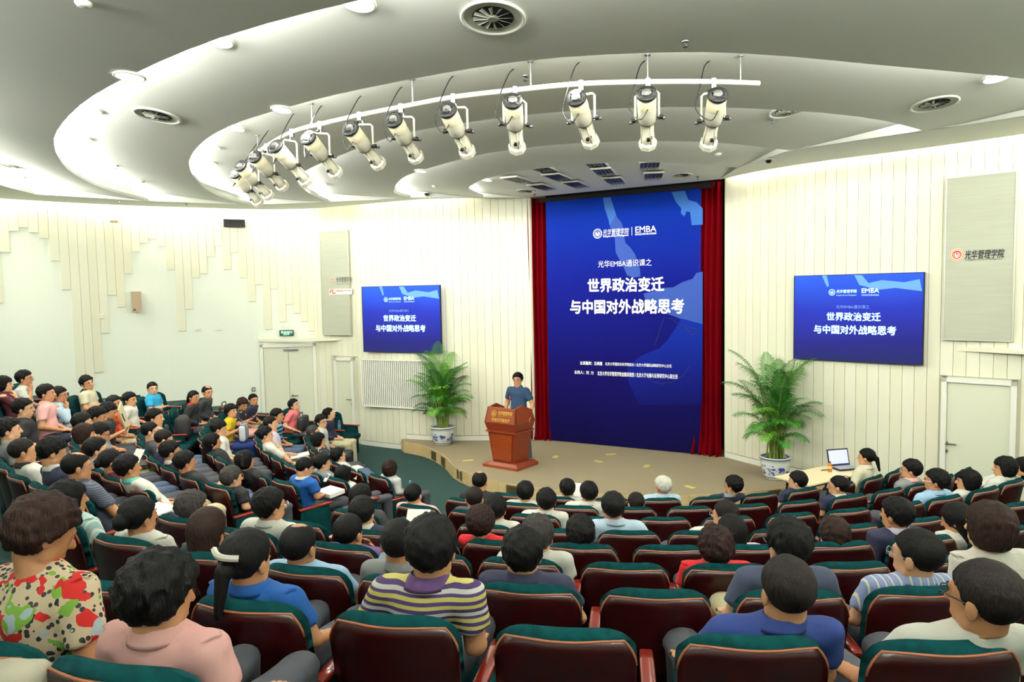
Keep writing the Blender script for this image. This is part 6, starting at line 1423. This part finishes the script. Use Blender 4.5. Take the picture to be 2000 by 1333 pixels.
x, y = wloc(1650, 916); lap = thing('laptop', 'open black laptop with a glowing lavender screen', 'laptop', lw(x, y), rz-.35)
mb = MB(); mb.rbox((0, 0, .012), (.36, .25, .022), .006, 2); mb.build('keyboard_base', M['black'], lap); mb = MB(); mb.box((0, -.01, .0245), (.33, .2, .002)); mb.build('keys', mat('silver_palmrest', srgb(150, 152, 156), .4), lap)
Ml = Matrix.Translation((0, .125, .02)) @ Matrix.Rotation(math.radians(-14), 4, 'X'); mb = MB(); mb.box((0, 0, .125), (.36, .012, .25), M=Ml); mb.build('screen_lid', M['black'], lap)
mb = MB(); mb.box((0, -.0075, .128), (.325, .002, .205), M=Ml); mb.build('display', mat('laptop_glow', srgb(170, 176, 240), .4, emit=(srgb(176, 180, 246), .8)), lap)
lap.rotation_euler = (0, 0, .22)
def bottle(loc, label, h=.2, r_=.031, liquid=None, capc=(60, 130, 200)):
    t = thing('bottle', label, 'bottle', loc); mb = MB(); s = h/.2
    mb.lathe([(.001, 0), (r_*.95, 0), (r_, .01*s), (r_, .05*s), (r_*.94, .058*s), (r_, .066*s), (r_, .13*s), (r_*.85, .155*s), (r_*.42, .175*s), (r_*.4, .185*s)], 18); mb.build('bottle_body', liquid or M['glass'], t, smooth=True)
    mb = MB(); mb.lathe([(r_*.45, .183*s), (r_*.45, .2*s), (.001, .2*s)], 14); k = 'cap%d_%d' % (capc[0], capc[2]); mb.build('cap', bpy.data.materials.get(k) or mat(k, srgb(*capc), .4), t)
    mb = MB(); mb.lathe([(r_*1.02, .07*s), (r_*1.02, .115*s)], 18); k = 'wrap%d_%d' % (capc[0], capc[2]); mb.build('wrapper', bpy.data.materials.get(k) or mat(k, srgb(*([80, 150, 214] if liquid is None else [214, 200, 170])), .5), t)
x, y = wloc(1621, 922); bottle(lw(x, y), 'small amber tea bottle in front of the laptop', .15, .03, mat('amber_tea', srgb(196, 120, 30), .15), (40, 34, 30))
x, y = wloc(1604, 920); q = lw(x, y); mb = MB(); mb.tube([(0, 0, .006), (.13, -.03, .006)], .006, 8); o = mb.build('pen', M['black'], None, label='black pen lying on the pale table', category='pen'); o.location = q; o.rotation_euler = (0, 0, rz)
x, y = wloc(1655, 932); q = lw(min(x, tl/2-.1), -td/2+.03); mb = MB(); mb.tube(catmull([tuple(q+Vector((-.05, 0, .004))), tuple(q+Vector((.02, -.02, .004))), tuple(q+tn*-.06+Vector((.05, 0, -.05))), tuple(q+tn*-.05+Vector((.08, 0, -.3)))], 5), .004, 5); mb.build('laptop_cable', M['black'], None, label='thin black cable dropping off the laptop table edge', category='cable')
# ------------------------------------------------------------------ things on and between the seats
def seat_near(px, py, ring, h=.95): return min([s for s in SEATS if s['r'] == ring], key=lambda s: (lambda q: abs(q[0]-px)+abs(q[1]-py))(proj(s['p']+Vector((0, 0, h)))))
def sloc(s, x, y, z): c_, s_ = math.cos(s['th']), math.sin(s['th']); return s['p']+Vector((x*c_-y*s_, x*s_+y*c_, z))
usedcard = []
for px, py, ring, w in ((621, 878, 1, 'left'), (648, 892, 1, 'middle'), (688, 910, 1, 'right')):
    s = min([s for s in SEATS if s['r'] == ring and s not in usedcard and s['blk'] == 'L'], key=lambda s: abs(proj(s['p']+Vector((0, 0, .93)))[0]-px)); usedcard.append(s)
    t = thing('name_card', 'pale yellow card hung over a front row seat back, the %s one of three' % w, 'card', sloc(s, .05, -.008, .96), s['th'], 'name cards on the front row'); mb = MB()
    mb.add([(-.1, -.03, -.15), (.1, -.03, -.15), (.1, -.004, .012), (-.1, -.004, .012), (.1, .1, .012), (-.1, .1, .012)], [(0, 1, 2, 3), (3, 2, 4, 5)]); mb.build('card_sheet', M['cardp'], t)
    me = text_mesh('嘉宾', 0); co = np.zeros(len(me.vertices)*3); me.vertices.foreach_get('co', co); co = co.reshape(-1, 3); lo, hi = co.min(0), co.max(0); q = (co-lo)/(hi-lo+1e-9); co2 = np.stack([-.06+q[:, 0]*.12, -.031-.0+.0*q[:, 0]+(q[:, 1]*.05-.02+.07)*.16*.0-.0, -.1+q[:, 1]*.05], 1); co2[:, 1] = -.03+(co2[:, 2]+.15)*.16-.003
    me.vertices.foreach_set('co', co2.ravel()); me.materials.append(M['ink']); link('lettering', me, t)
for px, py, ring, z, lab, cc in ((66, 770, 6, .62, 'clear water bottle on the armrest in front of the man in white, far left', (70, 140, 210)), (165, 795, 6, .62, 'clear water bottle on the armrest below the folded arms', (60, 130, 200)), (735, 966, 1, .64, 'clear water bottle with a blue label on the aisle armrest', (80, 180, 220)), (458, 884, 3, .64, 'small water bottle with a blue cap held by the long-haired woman', (40, 70, 190)), (648, 874, 1, .64, 'water bottle with pale blue cap beside the name cards', (110, 200, 220)), (195, 1002, 6, .6, 'crumpled blue water bottle beside the pinstriped polo', (50, 120, 160))):
    s = seat_near(px, py, ring, .7); q = sloc(s, .305, .35, z+.003); bottle(q, lab, .2, .031, None, cc)
def book(loc, rz_, lab, cat, w, d_, h, m, name='book', rot=None):
    mb = MB(); mb.rbox((0, 0, h/2), (w, d_, h), .002, 2); o = mb.build(name, m, None, label=lab, category=cat); o.location = loc; o.rotation_euler = rot or (0, 0, rz_); return o
def lap_of(desc, x, y, z): r, hp, fa, df, (o_, th) = INFO[desc]; c_, s_ = math.cos(th), math.sin(th); return o_+Vector((x*c_-y*s_, x*s_+y*c_, z)), th
blueg = mat('blue_grey_folder', srgb(128, 144, 158), .5)
for desc, x, y, z, lab, cat, w, d_, h, m, rot in [
 ('man in blue polo with white-trimmed collar', .1, .6, .66, 'thick stack of white pages on the lap of the blue polo', 'papers', .3, .22, .05, M['paper'], (.1, 0, 0)),
 ('balding man in a grey pinstriped polo', .15, .62, .66, 'open clipboard with white sheets before the pinstriped polo', 'clipboard', .32, .24, .015, M['paper'], (.1, 0, 0)),
 ('man in navy with a white collar holding papers', .18, .6, .8, 'white sheets held up by the man in navy, centre left', 'papers', .2, .27, .004, M['paper'], (.9, 0, .2)),
 ('front row man left of the white paper', .26, .4, .86, 'white sheet held up between two heads in the front rows', 'paper', .21, .3, .003, M['paper'], (1.2, 0, 0)),
 ('man in grey left of the striped polo', -.22, .45, .78, 'blue-grey folder standing left of the grey shirt', 'folder', .3, .24, .006, blueg, (.7, 0, -.2)),
 ('balding man writing on a white pad', .1, .62, .7, 'white pad being written on by the balding man', 'notebook', .24, .3, .02, M['paper'], (.15, 0, 0)),
 ('man in white with his cheek on his hand', .1, .6, .645, 'slim white phone on the lap of the man in white', 'phone', .06, .13, .012, M['white'], (.05, 0, 1)),
 ('neat black-haired man beside a held page', .1, .4, .98, 'printed page held up by the neat black-haired man', 'paper', .15, .21, .003, M['paper'], (1.0, 0, .3)),
 ('man in an orange and red patterned shirt', .3, .55, .8, 'large pale beige folder leaning beside the orange shirt', 'folder', .3, .02, .4, mat('beige_folder', srgb(208, 198, 160), .7), (.2, .3, 0)),
 ('young man in charcoal holding up a phone', .1, .56, .98, 'small dark phone held up by the young man in charcoal', 'phone', .06, .012, .12, M['black'], (.3, 0, 0)),
 ('man in black raising a black phone', .1, .6, .95, 'tall black phone raised by the man in black', 'phone', .06, .012, .13, M['black'], (.1, 0, 0)),
 ('woman in a mustard yellow scarf', .08, .58, .97, 'dark phone held by the woman in the yellow scarf', 'phone', .06, .012, .11, M['black'], (.5, 0, 0)),
 ('bespectacled man typing with his head bowed', .05, .68, .66, 'thin dark laptop on the knees of the typing man', 'laptop', .34, .24, .02, M['black'], (0, 0, 0)),
 ('man in grey at the left edge, third from wall', .1, .6, .66, 'white sheet on a dark folder near the left edge', 'paper', .22, .3, .006, M['paper'], (.1, 0, .4))]:
    q, th = lap_of(desc, x, y, z); book(q, 0, lab, cat, w, d_, h, m, {'papers': 'paper_stack', 'paper': 'paper_sheet'}.get(cat, cat.replace(' ', '_')), (rot[0], rot[1], rot[2]+th))
# white phone with keypad held by the man in the blue polo
q, th = lap_of('man in blue polo with white-trimmed collar', .06, .58, .86); t = thing('phone', 'white keypad phone raised by the man in the blue polo', 'phone', q, 0, rot=(.9, 0, th)); mb = MB(); mb.rbox((0, 0, 0), (.055, .11, .014), .006, 2); mb.build('phone_body', M['white'], t); mb = MB(); mb.box((0, .02, .0075), (.042, .045, .002)); mb.build('display', mat('phone_display', srgb(70, 84, 120), .3), t)
# bags
def bag(name, loc, rz_, dims, r_, m, lab, strap, mats=None):
    t = thing(name, lab, 'bag', loc, rz_); mb = MB(); mb.rbox((0, 0, dims[2]/2), dims, r_, 5)
    rg = random.Random(int(dims[0]*100)); mb.v = [(x*(1+.06*math.sin(z*9+y*7)), y*(1+.08*math.sin(x*11)), z*(1-.05*math.cos(x*9))) for x, y, z in mb.v]; mb.build('bag_body', m, t, smooth=True)
    mb = MB(); w, d_, h = dims; mb.tube(catmull([(-w*.22, -d_*.3, h*.9), (-w*.2, -d_*.3, h+strap*.7), (0, -d_*.3, h+strap), (w*.2, -d_*.3, h+strap*.7), (w*.22, -d_*.3, h*.9)], 5), .011, 6); mb.build('handle', m, t)
    mb = MB(); mb.rbox((0, -d_/2-.005, h*.35), (w*.6, .03, h*.45), .012, 3); mb.build('pocket', m, t, smooth=True)
emp = lambda px, py, ring: min([s for s in SEATS if s['r'] == ring and not s['occ']], key=lambda s: abs(proj(s['p']+Vector((0, 0, .8)))[0]-px)+abs(proj(s['p']+Vector((0, 0, .8)))[1]-py))
mblk = mat('black_nylon', srgb(26, 26, 30), .7, bump=(60, .3, .004)); mtote = mat('off_white_canvas', srgb(224, 222, 200), .8)
s = emp(345, 830, 4); bag('backpack', sloc(s, 0, .34, .487), s['th']+.2, (.4, .24, .44), .11, mblk, 'big rounded black backpack on an empty seat, left block', .08)
s = seat_near(395, 835, 4, .6); bag('handbag', sloc(s, 0, .52, .62), s['th'], (.4, .2, .2), .08, blotch('snake_print', srgb(44, 34, 30), [(srgb(128, 104, 82), .55)], 16, False), 'brown snake print bag on the lap of the black jacket', .05)
q, th = lap_of('reclining man in a coral pink shirt', 0, .56, .62); bag('briefcase', q, th+.1, (.4, .14, .28), .05, mblk, 'soft black briefcase on the lap of the coral shirt', .07)
s = seat_near(720, 965, 2, .6); s = [q for q in SEATS if q['r'] == 2 and q['blk'] == 'L'][-1] if 0 else s
s = max([q for q in SEATS if q['r'] == 1 and q['blk'] == 'L'], key=lambda q: q['th']); q = sloc(s, -.1, -.3, .5); bag('tote_bag', q, s['th'], (.34, .1, .34), .04, mtote, 'off-white tote bag below the brown-bobbed woman', .04)
q, th = lap_of('woman in a mustard yellow scarf', -.02, .6, .62); bag('tote_bag', q, th, (.38, .12, .3), .05, stripes('zigzag_print', [(0, srgb(46, 52, 84)), (.5, srgb(206, 210, 214))], .05, 'X'), 'navy and white zigzag tote on the lap of the yellow scarf', .05)
q, th = lap_of('short-haired woman in a pale pink top', -.42, -.02, .62); bag('tote_bag', q, th, (.4, .14, .3), .05, mat('beige_weave', srgb(206, 200, 178), .8, bump=(120, .6, .004)), 'woven beige tote behind the pale pink top, bottom left', .3)
# small things worn
r_, hp, fa, df, (o_, th) = INFO['ponytailed woman in blue with a white hair clip']
mb = MB(); hf = np.array([(-.055+.011*i, -.104-.03*math.sin(math.pi*i/10), .052-.002*i) for i in range(11)]); 
c_, s_ = math.cos(fa-th), math.sin(fa-th); loc = hp-o_; lx_, ly_ = loc.x*math.cos(th)+loc.y*math.sin(th), -loc.x*math.sin(th)+loc.y*math.cos(th)
pts = [(lx_+1.1*(x*c_-y*s_), ly_+1.1*(x*s_+y*c_), loc.z+1.1*z+.02) for x, y, z in hf]; mb.tube(pts, .013, 6); mb.build('hair_clip', M['white'], r_)
